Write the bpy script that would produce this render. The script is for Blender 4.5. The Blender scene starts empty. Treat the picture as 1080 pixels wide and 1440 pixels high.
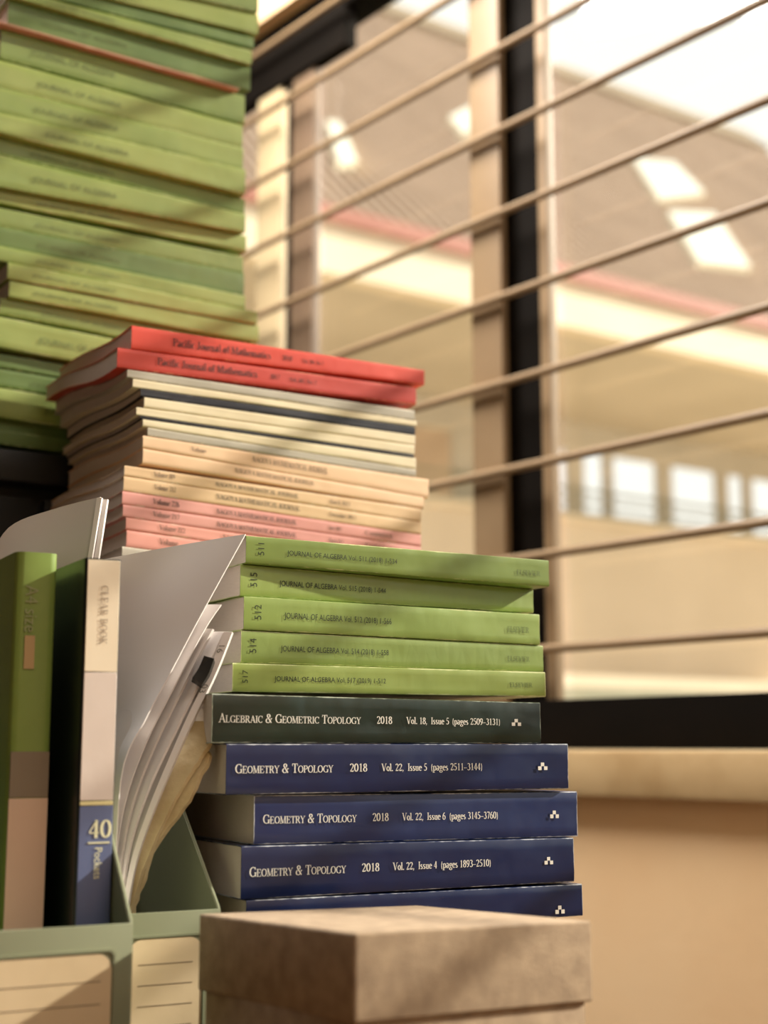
import bpy, bmesh, math, random
from mathutils import Vector, noise as mnoise

# ------------------------------------------------------------------ camera, light, exposure
S = bpy.context.scene
COL = S.collection
H = 0.95                       # camera height; the desk top is at 0.75
F = 2000.0                     # focal length in pixels of the 1080x1440 frame
TH = math.atan(330.0 / F)      # camera pitched up
cd = bpy.data.cameras.new('camera'); cam = bpy.data.objects.new('camera', cd); COL.objects.link(cam)
cam.location = (0, 0, H); cam.rotation_euler = (math.pi / 2 + TH, 0, 0)
cd.sensor_fit = 'VERTICAL'; cd.sensor_height = 36; cd.lens = 50.0
cd.clip_start = 0.05; cd.clip_end = 500
cd.dof.use_dof = True; cd.dof.focus_distance = 0.945; cd.dof.aperture_fstop = 4.8
S.camera = cam

world = bpy.data.worlds.new('sky'); S.world = world; world.use_nodes = True
bg = world.node_tree.nodes['Background']
bg.inputs[0].default_value = (1.0, 0.96, 0.89, 1); bg.inputs[1].default_value = 1.3

SUN_AZ = (0.962, 0.255)         # horizontal direction towards the sun
SUN_EL = math.radians(27)
sd = bpy.data.lights.new('sun', 'SUN'); sun = bpy.data.objects.new('sun', sd); COL.objects.link(sun)
sd.energy = 9.0; sd.color = (1.0, 0.90, 0.77); sd.angle = math.radians(1.3)
_az = Vector((SUN_AZ[0], SUN_AZ[1], 0)).normalized() * math.cos(SUN_EL)
SUNDIR = Vector((_az.x, _az.y, math.sin(SUN_EL)))
sun.rotation_euler = SUNDIR.to_track_quat('Z', 'Y').to_euler()

def added_fill_light(loc, power, size):  # invented area light on the ceiling, there only to brighten
    ld = bpy.data.lights.new('fill_light', 'AREA'); lo = bpy.data.objects.new('fill_light', ld); COL.objects.link(lo)
    ld.shape = 'RECTANGLE'; ld.size = size[0]; ld.size_y = size[1]; ld.energy = power; ld.color = (1.0, 0.95, 0.89)
    lo.location = loc
added_fill_light((1.15, -0.6, 2.66), 13, (1.5, 0.8))  # added fill from behind the camera for the dim interior
added_fill_light((-0.55, 1.75, 2.66), 74, (1.0, 0.5))  # added fill for the wall under the sill, missing the spines

S.view_settings.view_transform = 'Standard'; S.view_settings.look = 'None'
S.view_settings.exposure = 0.0; S.view_settings.gamma = 1.0; S.view_settings.use_curve_mapping = False

# ------------------------------------------------------------------ helpers: photograph pixels -> points
def ray(px, py):
    u = (px - 540) / F; v = (720 - py) / F
    y = math.cos(TH) - v * math.sin(TH); z = math.sin(TH) + v * math.cos(TH)
    return u / y, z / y
def at(px, py, Y):
    a, e = ray(px, py); return Vector((a * Y, Y, H + e * Y))
def rad(d): return d * math.pi / 180

# ------------------------------------------------------------------ materials
def srgb(r, g, b):
    f = lambda c: (c / 255) / 12.92 if c / 255 <= 0.04045 else ((c / 255 + 0.055) / 1.055) ** 2.4
    return (f(r), f(g), f(b), 1)
def nn(t, typ, **kw):
    n = t.nodes.new(typ)
    for k, v in kw.items(): setattr(n, k, v)
    return n
def base_mat(name, col, rough=0.5, spec=0.5, coat=0.0, emit=None):
    m = bpy.data.materials.new(name); m.use_nodes = True
    b = m.node_tree.nodes['Principled BSDF']
    b.inputs['Base Color'].default_value = col; b.inputs['Roughness'].default_value = rough
    b.inputs['Specular IOR Level'].default_value = spec
    b.inputs['Coat Weight'].default_value = coat; b.inputs['Coat Roughness'].default_value = 0.15
    if emit:
        b.inputs['Emission Color'].default_value = emit[0]; b.inputs['Emission Strength'].default_value = emit[1]
    return m, m.node_tree, b
def varied(name, c1, c2, scale=8, rough=0.6, bump=0.1, bscale=60, stretch=(1, 1, 1), spec=0.4, detail=4, bdist=0.002, coat=0.0):
    m, t, b = base_mat(name, c1, rough, spec, coat)
    tc = nn(t, 'ShaderNodeTexCoord'); mp = nn(t, 'ShaderNodeMapping'); mp.inputs['Scale'].default_value = stretch
    t.links.new(tc.outputs['Object'], mp.inputs[0])
    n = nn(t, 'ShaderNodeTexNoise'); n.inputs['Scale'].default_value = scale; n.inputs['Detail'].default_value = detail
    t.links.new(mp.outputs[0], n.inputs['Vector'])
    r = nn(t, 'ShaderNodeValToRGB'); r.color_ramp.elements[0].position = 0.35; r.color_ramp.elements[1].position = 0.65
    r.color_ramp.elements[0].color = c1; r.color_ramp.elements[1].color = c2
    t.links.new(n.outputs[0], r.inputs[0]); t.links.new(r.outputs[0], b.inputs['Base Color'])
    if bump:
        n2 = nn(t, 'ShaderNodeTexNoise'); n2.inputs['Scale'].default_value = bscale; n2.inputs['Detail'].default_value = 5
        t.links.new(mp.outputs[0], n2.inputs['Vector'])
        bp = nn(t, 'ShaderNodeBump'); bp.inputs['Strength'].default_value = bump; bp.inputs['Distance'].default_value = bdist
        t.links.new(n2.outputs[0], bp.inputs['Height']); t.links.new(bp.outputs[0], b.inputs['Normal'])
    return m
def cover_mat(name, c1, c2, wear=0.5, wearcol=srgb(225, 225, 200), rough=0.34, coat=0.25, bump=0.35, seed=0.0, creases=0.0):
    """printed, laminated card: faint tone drift, whitened fold edges, wavy lamination"""
    m, t, b = base_mat(name, c1, rough, 0.5, coat)
    L = t.links.new
    tc = nn(t, 'ShaderNodeTexCoord'); uv = nn(t, 'ShaderNodeUVMap')
    mp = nn(t, 'ShaderNodeMapping'); mp.inputs['Location'].default_value = (seed, seed * 1.7, 0); L(tc.outputs['Object'], mp.inputs[0])
    n = nn(t, 'ShaderNodeTexNoise'); n.inputs['Scale'].default_value = 14; n.inputs['Detail'].default_value = 3; L(mp.outputs[0], n.inputs['Vector'])
    mix = nn(t, 'ShaderNodeMix', data_type='RGBA'); mix.inputs[6].default_value = c1; mix.inputs[7].default_value = c2
    rr = nn(t, 'ShaderNodeMapRange'); rr.inputs[1].default_value = 0.35; rr.inputs[2].default_value = 0.65; L(n.outputs[0], rr.inputs[0]); L(rr.outputs[0], mix.inputs[0])
    sp = nn(t, 'ShaderNodeSeparateXYZ'); L(uv.outputs[0], sp.inputs[0])
    # distance from the nearest spine fold in v (0 and 1), and from the ends in u
    def edge(sock, w):
        a = nn(t, 'ShaderNodeMath', operation='SUBTRACT'); L(sock, a.inputs[0]); a.inputs[1].default_value = 0.5
        ab = nn(t, 'ShaderNodeMath', operation='ABSOLUTE'); L(a.outputs[0], ab.inputs[0])
        d = nn(t, 'ShaderNodeMath', operation='SUBTRACT'); L(ab.outputs[0], d.inputs[0]); d.inputs[1].default_value = 0.5
        d2 = nn(t, 'ShaderNodeMath', operation='ABSOLUTE'); L(d.outputs[0], d2.inputs[0])
        q = nn(t, 'ShaderNodeMapRange'); q.inputs[1].default_value = w; q.inputs[2].default_value = 0.0; L(d2.outputs[0], q.inputs[0])
        return q.outputs[0]
    e1 = edge(sp.outputs[1], 0.055); e2 = edge(sp.outputs[0], 0.005)
    mx = nn(t, 'ShaderNodeMath', operation='MAXIMUM'); L(e1, mx.inputs[0]); L(e2, mx.inputs[1])
    n3 = nn(t, 'ShaderNodeTexNoise'); n3.inputs['Scale'].default_value = 190; n3.inputs['Detail'].default_value = 5; L(mp.outputs[0], n3.inputs['Vector'])
    n4 = nn(t, 'ShaderNodeTexNoise'); n4.inputs['Scale'].default_value = 22; n4.inputs['Detail'].default_value = 2; L(mp.outputs[0], n4.inputs['Vector'])
    s1 = nn(t, 'ShaderNodeMath', operation='MULTIPLY'); L(mx.outputs[0], s1.inputs[0]); L(n4.outputs[0], s1.inputs[1])
    s2 = nn(t, 'ShaderNodeMath', operation='ADD'); L(s1.outputs[0], s2.inputs[0])
    s2b = nn(t, 'ShaderNodeMath', operation='MULTIPLY'); L(n3.outputs[0], s2b.inputs[0]); s2b.inputs[1].default_value = 0.5; L(s2b.outputs[0], s2.inputs[1])
    q = nn(t, 'ShaderNodeMapRange'); q.inputs[1].default_value = 0.78 - 0.22 * wear; q.inputs[2].default_value = 0.88 - 0.18 * wear; L(s2.outputs[0], q.inputs[0])
    mix2 = nn(t, 'ShaderNodeMix', data_type='RGBA'); L(q.outputs[0], mix2.inputs[0]); L(mix.outputs[2], mix2.inputs[6]); mix2.inputs[7].default_value = wearcol
    L(mix2.outputs[2], b.inputs['Base Color'])
    # wavy lamination and dust in the gloss
    n5 = nn(t, 'ShaderNodeTexNoise'); n5.inputs['Scale'].default_value = 30; n5.inputs['Detail'].default_value = 2; L(mp.outputs[0], n5.inputs['Vector'])
    bp = nn(t, 'ShaderNodeBump'); bp.inputs['Strength'].default_value = bump; bp.inputs['Distance'].default_value = 0.0022; L(n5.outputs[0], bp.inputs['Height'])
    last = bp
    if creases:
        mp2 = nn(t, 'ShaderNodeMapping'); mp2.inputs['Scale'].default_value = (1.0, 0.2, 0.35); L(mp.outputs[0], mp2.inputs[0])
        vo = nn(t, 'ShaderNodeTexVoronoi', feature='DISTANCE_TO_EDGE'); vo.inputs['Scale'].default_value = 120; L(mp2.outputs[0], vo.inputs['Vector'])
        bp2 = nn(t, 'ShaderNodeBump'); bp2.inputs['Strength'].default_value = creases; bp2.inputs['Distance'].default_value = 0.0005
        L(vo.outputs['Distance'], bp2.inputs['Height']); L(bp.outputs[0], bp2.inputs['Normal']); last = bp2
    L(last.outputs[0], b.inputs['Normal']); L(last.outputs[0], b.inputs['Coat Normal'])
    n6 = nn(t, 'ShaderNodeTexNoise'); n6.inputs['Scale'].default_value = 70; n6.inputs['Detail'].default_value = 6; L(mp.outputs[0], n6.inputs['Vector'])
    rq = nn(t, 'ShaderNodeMapRange'); rq.inputs[3].default_value = rough - 0.08; rq.inputs[4].default_value = rough + 0.14; L(n6.outputs[0], rq.inputs[0]); L(rq.outputs[0], b.inputs['Roughness'])
    return m
def page_mat(name, c1, c2):
    """edges of many leaves: fine lines across the thickness"""
    m, t, b = base_mat(name, c1, 0.85, 0.2)
    L = t.links.new
    uv = nn(t, 'ShaderNodeUVMap'); mp = nn(t, 'ShaderNodeMapping'); mp.inputs['Scale'].default_value = (3, 420, 1); L(uv.outputs[0], mp.inputs[0])
    n = nn(t, 'ShaderNodeTexNoise'); n.inputs['Scale'].default_value = 6; n.inputs['Detail'].default_value = 4; L(mp.outputs[0], n.inputs['Vector'])
    mix = nn(t, 'ShaderNodeMix', data_type='RGBA'); mix.inputs[6].default_value = c2; mix.inputs[7].default_value = c1
    rr = nn(t, 'ShaderNodeMapRange'); rr.inputs[1].default_value = 0.3; rr.inputs[2].default_value = 0.6; L(n.outputs[0], rr.inputs[0]); L(rr.outputs[0], mix.inputs[0]); L(mix.outputs[2], b.inputs['Base Color'])
    bp = nn(t, 'ShaderNodeBump'); bp.inputs['Strength'].default_value = 0.5; bp.inputs['Distance'].default_value = 0.0004; L(n.outputs[0], bp.inputs['Height']); L(bp.outputs[0], b.inputs['Normal'])
    return m

M = {}
M['pages'] = page_mat('page_edges', srgb(232, 220, 210), srgb(196, 183, 172))
M['pages_w'] = page_mat('page_edges_white', srgb(240, 230, 224), srgb(212, 200, 192))
M['ink'] = base_mat('black_ink', srgb(26, 28, 20), 0.5)[0]
M['ink_green'] = base_mat('dark_green_ink', srgb(38, 48, 18), 0.5)[0]
M['ink_faint'] = base_mat('faint_olive_ink', srgb(96, 110, 56), 0.5)[0]
M['ink_soft'] = base_mat('soft_grey_ink', srgb(98, 76, 64), 0.6)[0]
M['ink_red'] = base_mat('dark_ink_on_red', srgb(34, 8, 6), 0.5)[0]
M['ink_white'] = base_mat('white_lettering', srgb(236, 234, 226), 0.5)[0]
M['ink_grey'] = base_mat('grey_lettering', srgb(120, 116, 106), 0.5)[0]
M['plastic_file'] = varied('grey_green_plastic', srgb(134, 140, 114), srgb(146, 150, 124), 6, 0.42, 0.12, 400, bdist=0.0003)
M['paper'] = varied('white_paper', srgb(240, 234, 232), srgb(232, 226, 224), 5, 0.85, 0.1, 30)
M['paper_grey'] = varied('grey_paper', srgb(216, 210, 206), srgb(206, 199, 195), 5, 0.85, 0.1, 30)
M['paper_old'] = varied('yellowed_paper', srgb(222, 204, 164), srgb(200, 178, 136), 40, 0.9, 0.5, 120)
M['label_card'] = varied('cream_label_card', srgb(226, 204, 168), srgb(216, 194, 156), 10, 0.8, 0.1, 80)
M['kraft'] = varied('brown_linen_board', srgb(166, 145, 120), srgb(144, 124, 102), 90, 0.9, 0.6, 700, bdist=0.0006, detail=8)
M['black'] = varied('black_plastic', srgb(24, 24, 22), srgb(34, 33, 30), 12, 0.45, 0.1, 90)
M['bar'] = varied('tan_painted_steel', srgb(146, 122, 92), srgb(137, 113, 84), 9, 0.5, 0.15, 60)
M['bar_cream'] = varied('cream_painted_steel', srgb(186, 168, 132), srgb(178, 158, 122), 9, 0.5, 0.1, 60)
M['frame_dark'] = varied('dark_bronze_aluminium', srgb(14, 10, 6), srgb(18, 13, 8), 12, 0.8, 0.1, 60, spec=0.08)
M['frame_brown'] = varied('grey_brown_aluminium', srgb(112, 92, 72), srgb(104, 84, 66), 12, 0.5, 0.1, 60)
M['wall'] = varied('warm_painted_plaster', srgb(248, 214, 168), srgb(244, 206, 158), 4, 0.9, 0.15, 80)
M['sill'] = varied('sill_stone', srgb(196, 168, 124), srgb(178, 148, 104), 14, 0.6, 0.1, 80)
M['wall_dim'] = varied('dimmed_unseen_wall', srgb(62, 54, 46), srgb(56, 48, 40), 4, 0.9, 0.15, 80)  # out-of-view walls darkened so less light bounces onto left faces
M['floor'] = varied('floor_tile', srgb(104, 90, 76), srgb(96, 82, 70), 6, 0.5, 0.1, 60)
M['ceil'] = varied('white_ceiling', srgb(236, 228, 214), srgb(230, 222, 206), 6, 0.9, 0.1, 60)
M['desk'] = varied('oak_laminate', srgb(104, 76, 50), srgb(88, 62, 40), 5, 0.5, 0.1, 90, stretch=(1, 9, 9))

# ------------------------------------------------------------------ object helpers
def tag(o, label=None, cat=None, group=None, kind=None):
    if label: o['label'] = label
    if cat: o['category'] = cat
    if group: o['group'] = group
    if kind: o['kind'] = kind
    return o
def empty(name, loc=(0, 0, 0), rz=0, parent=None):
    o = bpy.data.objects.new(name, None); COL.objects.link(o); o.empty_display_size = 0.02
    o.location = loc; o.rotation_euler = (0, 0, rz); o.parent = parent
    return o
def thing(name, label, cat, loc=(0, 0, 0), rz=0, group=None):
    return tag(empty(name, loc, rz), label, cat, group)
def mesh(name, verts, faces, mat, parent=None, uvs=None, smooth=True):
    me = bpy.data.meshes.new(name); me.from_pydata([tuple(v) for v in verts], [], faces); me.update()
    if uvs:
        ul = me.uv_layers.new(name='UVMap')
        for lp in me.loops: ul.data[lp.index].uv = uvs[lp.vertex_index]
    me.materials.append(mat)
    if smooth and len(me.polygons):
        me.polygons.foreach_set('use_smooth', [True] * len(me.polygons))
        try: me.set_sharp_from_angle(angle=rad(38))
        except Exception: pass
    o = bpy.data.objects.new(name, me); COL.objects.link(o); o.parent = parent
    return o
def bm_obj(name, bm, mat, parent=None, smooth=True):
    bmesh.ops.recalc_face_normals(bm, faces=bm.faces)
    me = bpy.data.meshes.new(name); bm.to_mesh(me); bm.free(); me.materials.append(mat)
    if smooth:
        me.polygons.foreach_set('use_smooth', [True] * len(me.polygons))
        try: me.set_sharp_from_angle(angle=rad(38))
        except Exception: pass
    o = bpy.data.objects.new(name, me); COL.objects.link(o); o.parent = parent
    return o
def hexa(bm, p, bevel=0.0, seg=2):
    """p: 8 points, bottom ring 0-3 then top ring 4-7"""
    vs = [bm.verts.new(q) for q in p]
    fs = [bm.faces.new([vs[i] for i in f]) for f in ((0, 3, 2, 1), (4, 5, 6, 7), (0, 1, 5, 4), (1, 2, 6, 5), (2, 3, 7, 6), (3, 0, 4, 7))]
    if bevel:
        es = list({e for f in fs for e in f.edges})
        bmesh.ops.bevel(bm, geom=es, offset=bevel, segments=seg, affect='EDGES', profile=0.6)
def bbox(bm, x0, x1, y0, y1, z0, z1, bevel=0.0, seg=2):
    hexa(bm, [(x0, y0, z0), (x1, y0, z0), (x1, y1, z0), (x0, y1, z0), (x0, y0, z1), (x1, y0, z1), (x1, y1, z1), (x0, y1, z1)], bevel, seg)
def box(name, x0, x1, y0, y1, z0, z1, mat, parent=None, bevel=0.0, seg=2):
    bm = bmesh.new(); bbox(bm, x0, x1, y0, y1, z0, z1, bevel, seg)
    return bm_obj(name, bm, mat, parent)

# ------------------------------------------------------------------ a serif letter set drawn with a broad pen
TK, TN = 0.135, 0.06
def pen(out, pts, w=None):
    n = len(pts); L = []; R = []
    for i in range(n):
        a = pts[max(0, i - 1)]; b = pts[min(n - 1, i + 1)]
        dx, dy = b[0] - a[0], b[1] - a[1]; l = math.hypot(dx, dy) or 1
        ww = w if w else TN + (TK * 1.05 - TN) * (abs(dy) / l) ** 1.6
        nx, ny = -dy / l * ww / 2, dx / l * ww / 2
        L.append((pts[i][0] + nx, pts[i][1] + ny)); R.append((pts[i][0] - nx, pts[i][1] - ny))
    for i in range(n - 1): out.append([L[i], R[i], R[i + 1], L[i + 1]])
def glyph(spec):
    out = []
    for s in spec:
        k = s[0]
        if k == 'v':      # thick stem with serifs; flags b/t
            x, y0, y1 = s[1:4]; fl = s[4] if len(s) > 4 else 'bt'; w = s[5] if len(s) > 5 else TK
            pen(out, [(x, y0), (x, y1)], w)
            if 'b' in fl: pen(out, [(x - 0.15, y0 + TN / 2), (x + 0.15, y0 + TN / 2)], TN)
            if 't' in fl: pen(out, [(x - 0.15, y1 - TN / 2), (x + 0.15, y1 - TN / 2)], TN)
            if 'q' in fl: pen(out, [(x - 0.16, y1 - 0.07), (x, y1 - 0.02)], TN)
        elif k == 'h': pen(out, [(s[1], s[3]), (s[2], s[3])], TN)
        elif k == 'l': pen(out, [(s[1], s[2]), (s[3], s[4])], s[5])
        elif k == 's': pen(out, [(s[1] - s[3], s[2]), (s[1] + s[3], s[2])], TN)
        elif k == 'a':
            cx, cy, rx, ry, a0, a1 = s[1:7]; n = max(4, int(abs(a1 - a0) / 24))
            pen(out, [(cx + rx * math.cos(rad(a0 + (a1 - a0) * i / n)), cy + ry * math.sin(rad(a0 + (a1 - a0) * i / n))) for i in range(n + 1)], s[7] if len(s) > 7 else None)
        elif k == 'd':
            x, y, r = s[1:4]; out.append([(x - r, y - r), (x + r, y - r), (x + r, y + r), (x - r, y + r)])
    return out
h = TN / 2
G = {
 'A': (.76, [('l', .1, 0, .39, 1, TN), ('l', .37, 1, .66, 0, TK), ('h', .2, .55, .34), ('s', .1, h, .12), ('s', .66, h, .13)]),
 'B': (.70, [('v', .16, 0, 1), ('h', .1, .36, 1 - h), ('a', .36, .76, .19, .22, 90, -90), ('h', .16, .4, .52), ('a', .38, .27, .22, .25, 90, -90), ('h', .1, .38, h)]),
 'C': (.74, [('a', .42, .5, .33, .47, 48, 318), ('l', .66, .97, .66, .68, TN)]),
 'D': (.80, [('v', .16, 0, 1), ('h', .1, .36, 1 - h), ('a', .36, .5, .34, .47, 90, -90), ('h', .1, .36, h)]),
 'E': (.68, [('v', .16, 0, 1), ('h', .1, .56, 1 - h), ('h', .1, .58, h), ('h', .16, .44, .52), ('l', .56, 1, .58, .76, TN), ('l', .58, 0, .63, .27, TN), ('l', .44, .42, .44, .62, TN)]),
 'G': (.80, [('a', .42, .5, .33, .47, 48, 320), ('l', .66, .97, .66, .68, TN), ('l', .68, .04, .68, .42, TK), ('s', .68, .42, .13)]),
 'H': (.82, [('v', .16, 0, 1), ('v', .65, 0, 1), ('h', .16, .65, .52)]),
 'I': (.34, [('v', .17, 0, 1)]),
 'J': (.42, [('v', .24, .12, 1, 't'), ('a', .1, .12, .14, .14, 0, -150)]),
 'K': (.78, [('v', .16, 0, 1), ('l', .18, .4, .6, 1, TN), ('l', .33, .58, .66, 0, TK), ('s', .6, 1 - h, .12), ('s', .66, h, .13)]),
 'L': (.64, [('v', .16, 0, 1), ('h', .1, .56, h), ('l', .56, 0, .6, .28, TN)]),
 'M': (.94, [('v', .14, 0, 1, 'bt', TN), ('l', .14, 1, .45, .04, TK), ('l', .45, .04, .76, 1, TN), ('v', .78, 0, 1)]),
 'N': (.80, [('v', .14, 0, 1, 'bt', TN), ('l', .14, 1, .64, 0, TK), ('v', .65, 0, 1, 't', TN)]),
 'O': (.80, [('a', .40, .5, .32, .47, 0, 360)]),
 'P': (.64, [('v', .16, 0, 1), ('h', .1, .34, 1 - h), ('a', .34, .74, .22, .24, 90, -90), ('h', .16, .34, .48)]),
 'R': (.74, [('v', .16, 0, 1), ('h', .1, .34, 1 - h), ('a', .34, .74, .2, .24, 90, -90), ('h', .16, .34, .49), ('l', .36, .5, .64, 0, TK), ('s', .67, h, .09)]),
 'S': (.58, [('a', .29, .75, .18, .22, 35, 240), ('l', .2, .6, .4, .42, TK), ('a', .29, .25, .19, .22, 60, -150), ('l', .46, 1, .46, .78, TN), ('l', .1, 0, .1, .24, TN)]),
 'T': (.68, [('v', .34, 0, 1, 'b'), ('h', .05, .63, 1 - h), ('l', .06, 1, .05, .74, TN), ('l', .62, 1, .63, .74, TN)]),
 'U': (.78, [('v', .17, .28, 1, 't'), ('a', .39, .28, .23, .26, 180, 360), ('v', .62, .28, 1, 't', TN)]),
 'V': (.74, [('l', .1, 1, .38, 0, TK), ('l', .38, 0, .64, 1, TN), ('s', .1, 1 - h, .13), ('s', .65, 1 - h, .11)]),
 'Y': (.72, [('l', .1, 1, .36, .46, TK), ('l', .36, .46, .62, 1, TN), ('v', .36, 0, .48, 'b'), ('s', .1, 1 - h, .13), ('s', .62, 1 - h, .11)]),
 '&': (.82, [('a', .36, .78, .15, .19, -60, 240), ('l', .28, .62, .66, .02, TK), ('a', .3, .25, .22, .24, 110, 320), ('l', .46, .08, .68, .46, TN), ('s', .67, .48, .1)]),
 '0': (.54, [('a', .27, .49, .2, .46, 0, 360)]),
 '1': (.54, [('v', .29, 0, .97, 'b', TK * .9), ('l', .14, .82, .29, .95, TN)]),
 '2': (.54, [('a', .26, .72, .18, .23, 165, -30), ('l', .41, .6, .1, .05, TN * 1.3), ('l', .08, .06, .46, .06, TK * .8), ('l', .45, .05, .48, .2, TN)]),
 '3': (.54, [('a', .25, .75, .16, .2, 150, -80), ('a', .25, .27, .2, .25, 85, -150)]),
 '4': (.54, [('l', .36, 0, .36, .97, TK), ('l', .36, .95, .05, .3, TN), ('h', .04, .5, .27)]),
 '5': (.54, [('l', .16, .93, .46, .93, TK * .7), ('l', .16, .95, .12, .54, TN), ('a', .23, .3, .21, .27, 115, -140)]),
 '6': (.54, [('a', .27, .29, .19, .27, 0, 360), ('a', .46, .3, .38, .66, 180, 100)]),
 '7': (.54, [('l', .08, .92, .47, .92, TK * .8), ('l', .46, .9, .22, 0, TK * .8)]),
 '8': (.54, [('a', .27, .74, .15, .2, 0, 360), ('a', .27, .26, .19, .24, 0, 360)]),
 '9': (.54, [('a', .27, .67, .19, .27, 0, 360), ('a', .08, .66, .38, .66, 0, -80)]),
 'a': (.48, [('a', .2, .5, .14, .14, 150, 0), ('v', .34, .05, .5, ''), ('a', .2, .17, .13, .15, 60, 330), ('l', .34, .05, .46, .06, TN)]),
 'b': (.54, [('v', .12, 0, 1, 'q'), ('a', .28, .32, .18, .3, -140, 140)]),
 'c': (.46, [('a', .26, .32, .18, .3, 50, 315)]),
 'd': (.54, [('v', .4, 0, 1, 'q'), ('a', .24, .32, .18, .3, 40, 320), ('s', .44, h, .08)]),
 'e': (.48, [('a', .25, .32, .18, .3, 5, 318), ('h', .1, .41, .38)]),
 'f': (.34, [('v', .15, 0, .8, 'b'), ('a', .28, .8, .13, .17, 180, 40), ('h', .03, .32, .6)]),
 'g': (.50, [('a', .22, .42, .14, .19, 0, 360), ('a', .24, -.12, .2, .14, 0, 360), ('l', .16, .22, .2, .02, TN), ('h', .32, .47, .59)]),
 'h': (.56, [('v', .13, 0, 1, 'bq'), ('v', .42, 0, .42, 'b'), ('a', .28, .42, .14, .19, 160, 0)]),
 'i': (.28, [('v', .14, 0, .62, 'bq'), ('d', .14, .86, .07)]),
 'k': (.56, [('v', .13, 0, 1, 'bq'), ('l', .15, .25, .42, .6, TN), ('l', .24, .35, .48, 0, TK)]),
 'l': (.28, [('v', .14, 0, 1, 'bq')]),
 'm': (.84, [('v', .13, 0, .62, 'bq'), ('v', .41, 0, .42, 'b'), ('v', .69, 0, .42, 'b'), ('a', .27, .42, .14, .19, 160, 0), ('a', .55, .42, .14, .19, 160, 0)]),
 'n': (.56, [('v', .13, 0, .62, 'bq'), ('v', .42, 0, .42, 'b'), ('a', .28, .42, .14, .19, 160, 0)]),
 'o': (.52, [('a', .26, .32, .19, .29, 0, 360)]),
 'p': (.54, [('v', .13, -.28, .62, 'bq'), ('a', .29, .32, .18, .3, -140, 140)]),
 'r': (.40, [('v', .13, 0, .62, 'bq'), ('a', .26, .46, .12, .15, 160, 50), ('d', .34, .55, .05)]),
 's': (.42, [('a', .2, .47, .11, .14, 40, 250), ('l', .13, .4, .28, .24, TK * .9), ('a', .2, .17, .12, .15, 60, -150)]),
 't': (.32, [('l', .14, .8, .14, .12, TK), ('h', .03, .29, .6), ('a', .24, .12, .1, .11, 180, 300)]),
 'u': (.56, [('v', .13, .15, .62, 'q'), ('v', .42, 0, .62, 'q'), ('a', .27, .16, .14, .14, 180, 350), ('s', .47, h, .07)]),
 'y': (.52, [('l', .08, .6, .27, .05, TK), ('l', .44, .6, .16, -.25, TN), ('s', .09, .6, .1), ('s', .44, .6, .08)]),
 '(': (.34, [('a', .34, .38, .2, .62, 125, 235, TN * 1.5)]), ')': (.34, [('a', 0, .38, .2, .62, 55, -55, TN * 1.5)]),
 '-': (.52, [('h', .02, .5, .32)]), ',': (.26, [('d', .12, .06, .065), ('l', .15, .04, .07, -.16, TN)]), '.': (.26, [('d', .12, .06, .07)]), ' ': (.30, []),
}
def serif(text, small_caps=False, sp=0.0):
    """polygons of a line of text, cap height 1, and its width"""
    polys = []; x = 0
    for ch in text:
        sc = 1.0; c = ch
        if small_caps and ch.islower(): c = ch.upper(); sc = 0.78
        adv, spec = G[c]
        for p in glyph(spec): polys.append([(x + a * sc, b * sc) for a, b in p])
        x += adv * sc + sp
    return polys, x
_sans = {}
def sans(text):
    """polygons of a line in the built-in sans face, cap height 1, and its width"""
    if text in _sans: return _sans[text]
    cu = bpy.data.curves.new('lettering_curve', 'FONT'); cu.body = text; cu.size = 1.0; cu.resolution_u = 3
    o = bpy.data.objects.new('lettering_curve', cu); COL.objects.link(o)
    bpy.context.view_layer.update()
    me = o.to_mesh(); vs = [(v.co.x, v.co.y) for v in me.vertices]
    polys = [[vs[i] for i in p.vertices] for p in me.polygons]
    w = max(v[0] for v in vs); o.to_mesh_clear(); bpy.data.objects.remove(o)
    k = 1 / 0.73
    r = ([[(a * k, b * k) for a, b in p] for p in polys], w * k); _sans[text] = r
    return r
def logo():
    """the three little squares printed on the spines"""
    q = lambda x0, x1, y0, y1: [(x0, y0), (x1, y0), (x1, y1), (x0, y1)]
    P = [q(.30, .66, .52, 1.0), q(0, .37, 0, .5), q(.64, 1, 0, .5)]
    return P, 1.0
def lettering(name, polys, fn, mat, parent):
    vs = []; fs = []
    for p in polys:
        b = len(vs)
        for a in p: vs.append(fn(*a))
        fs.append(list(range(b, b + len(p))))
    return mesh(name, vs, fs, mat, parent, smooth=False)

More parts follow.
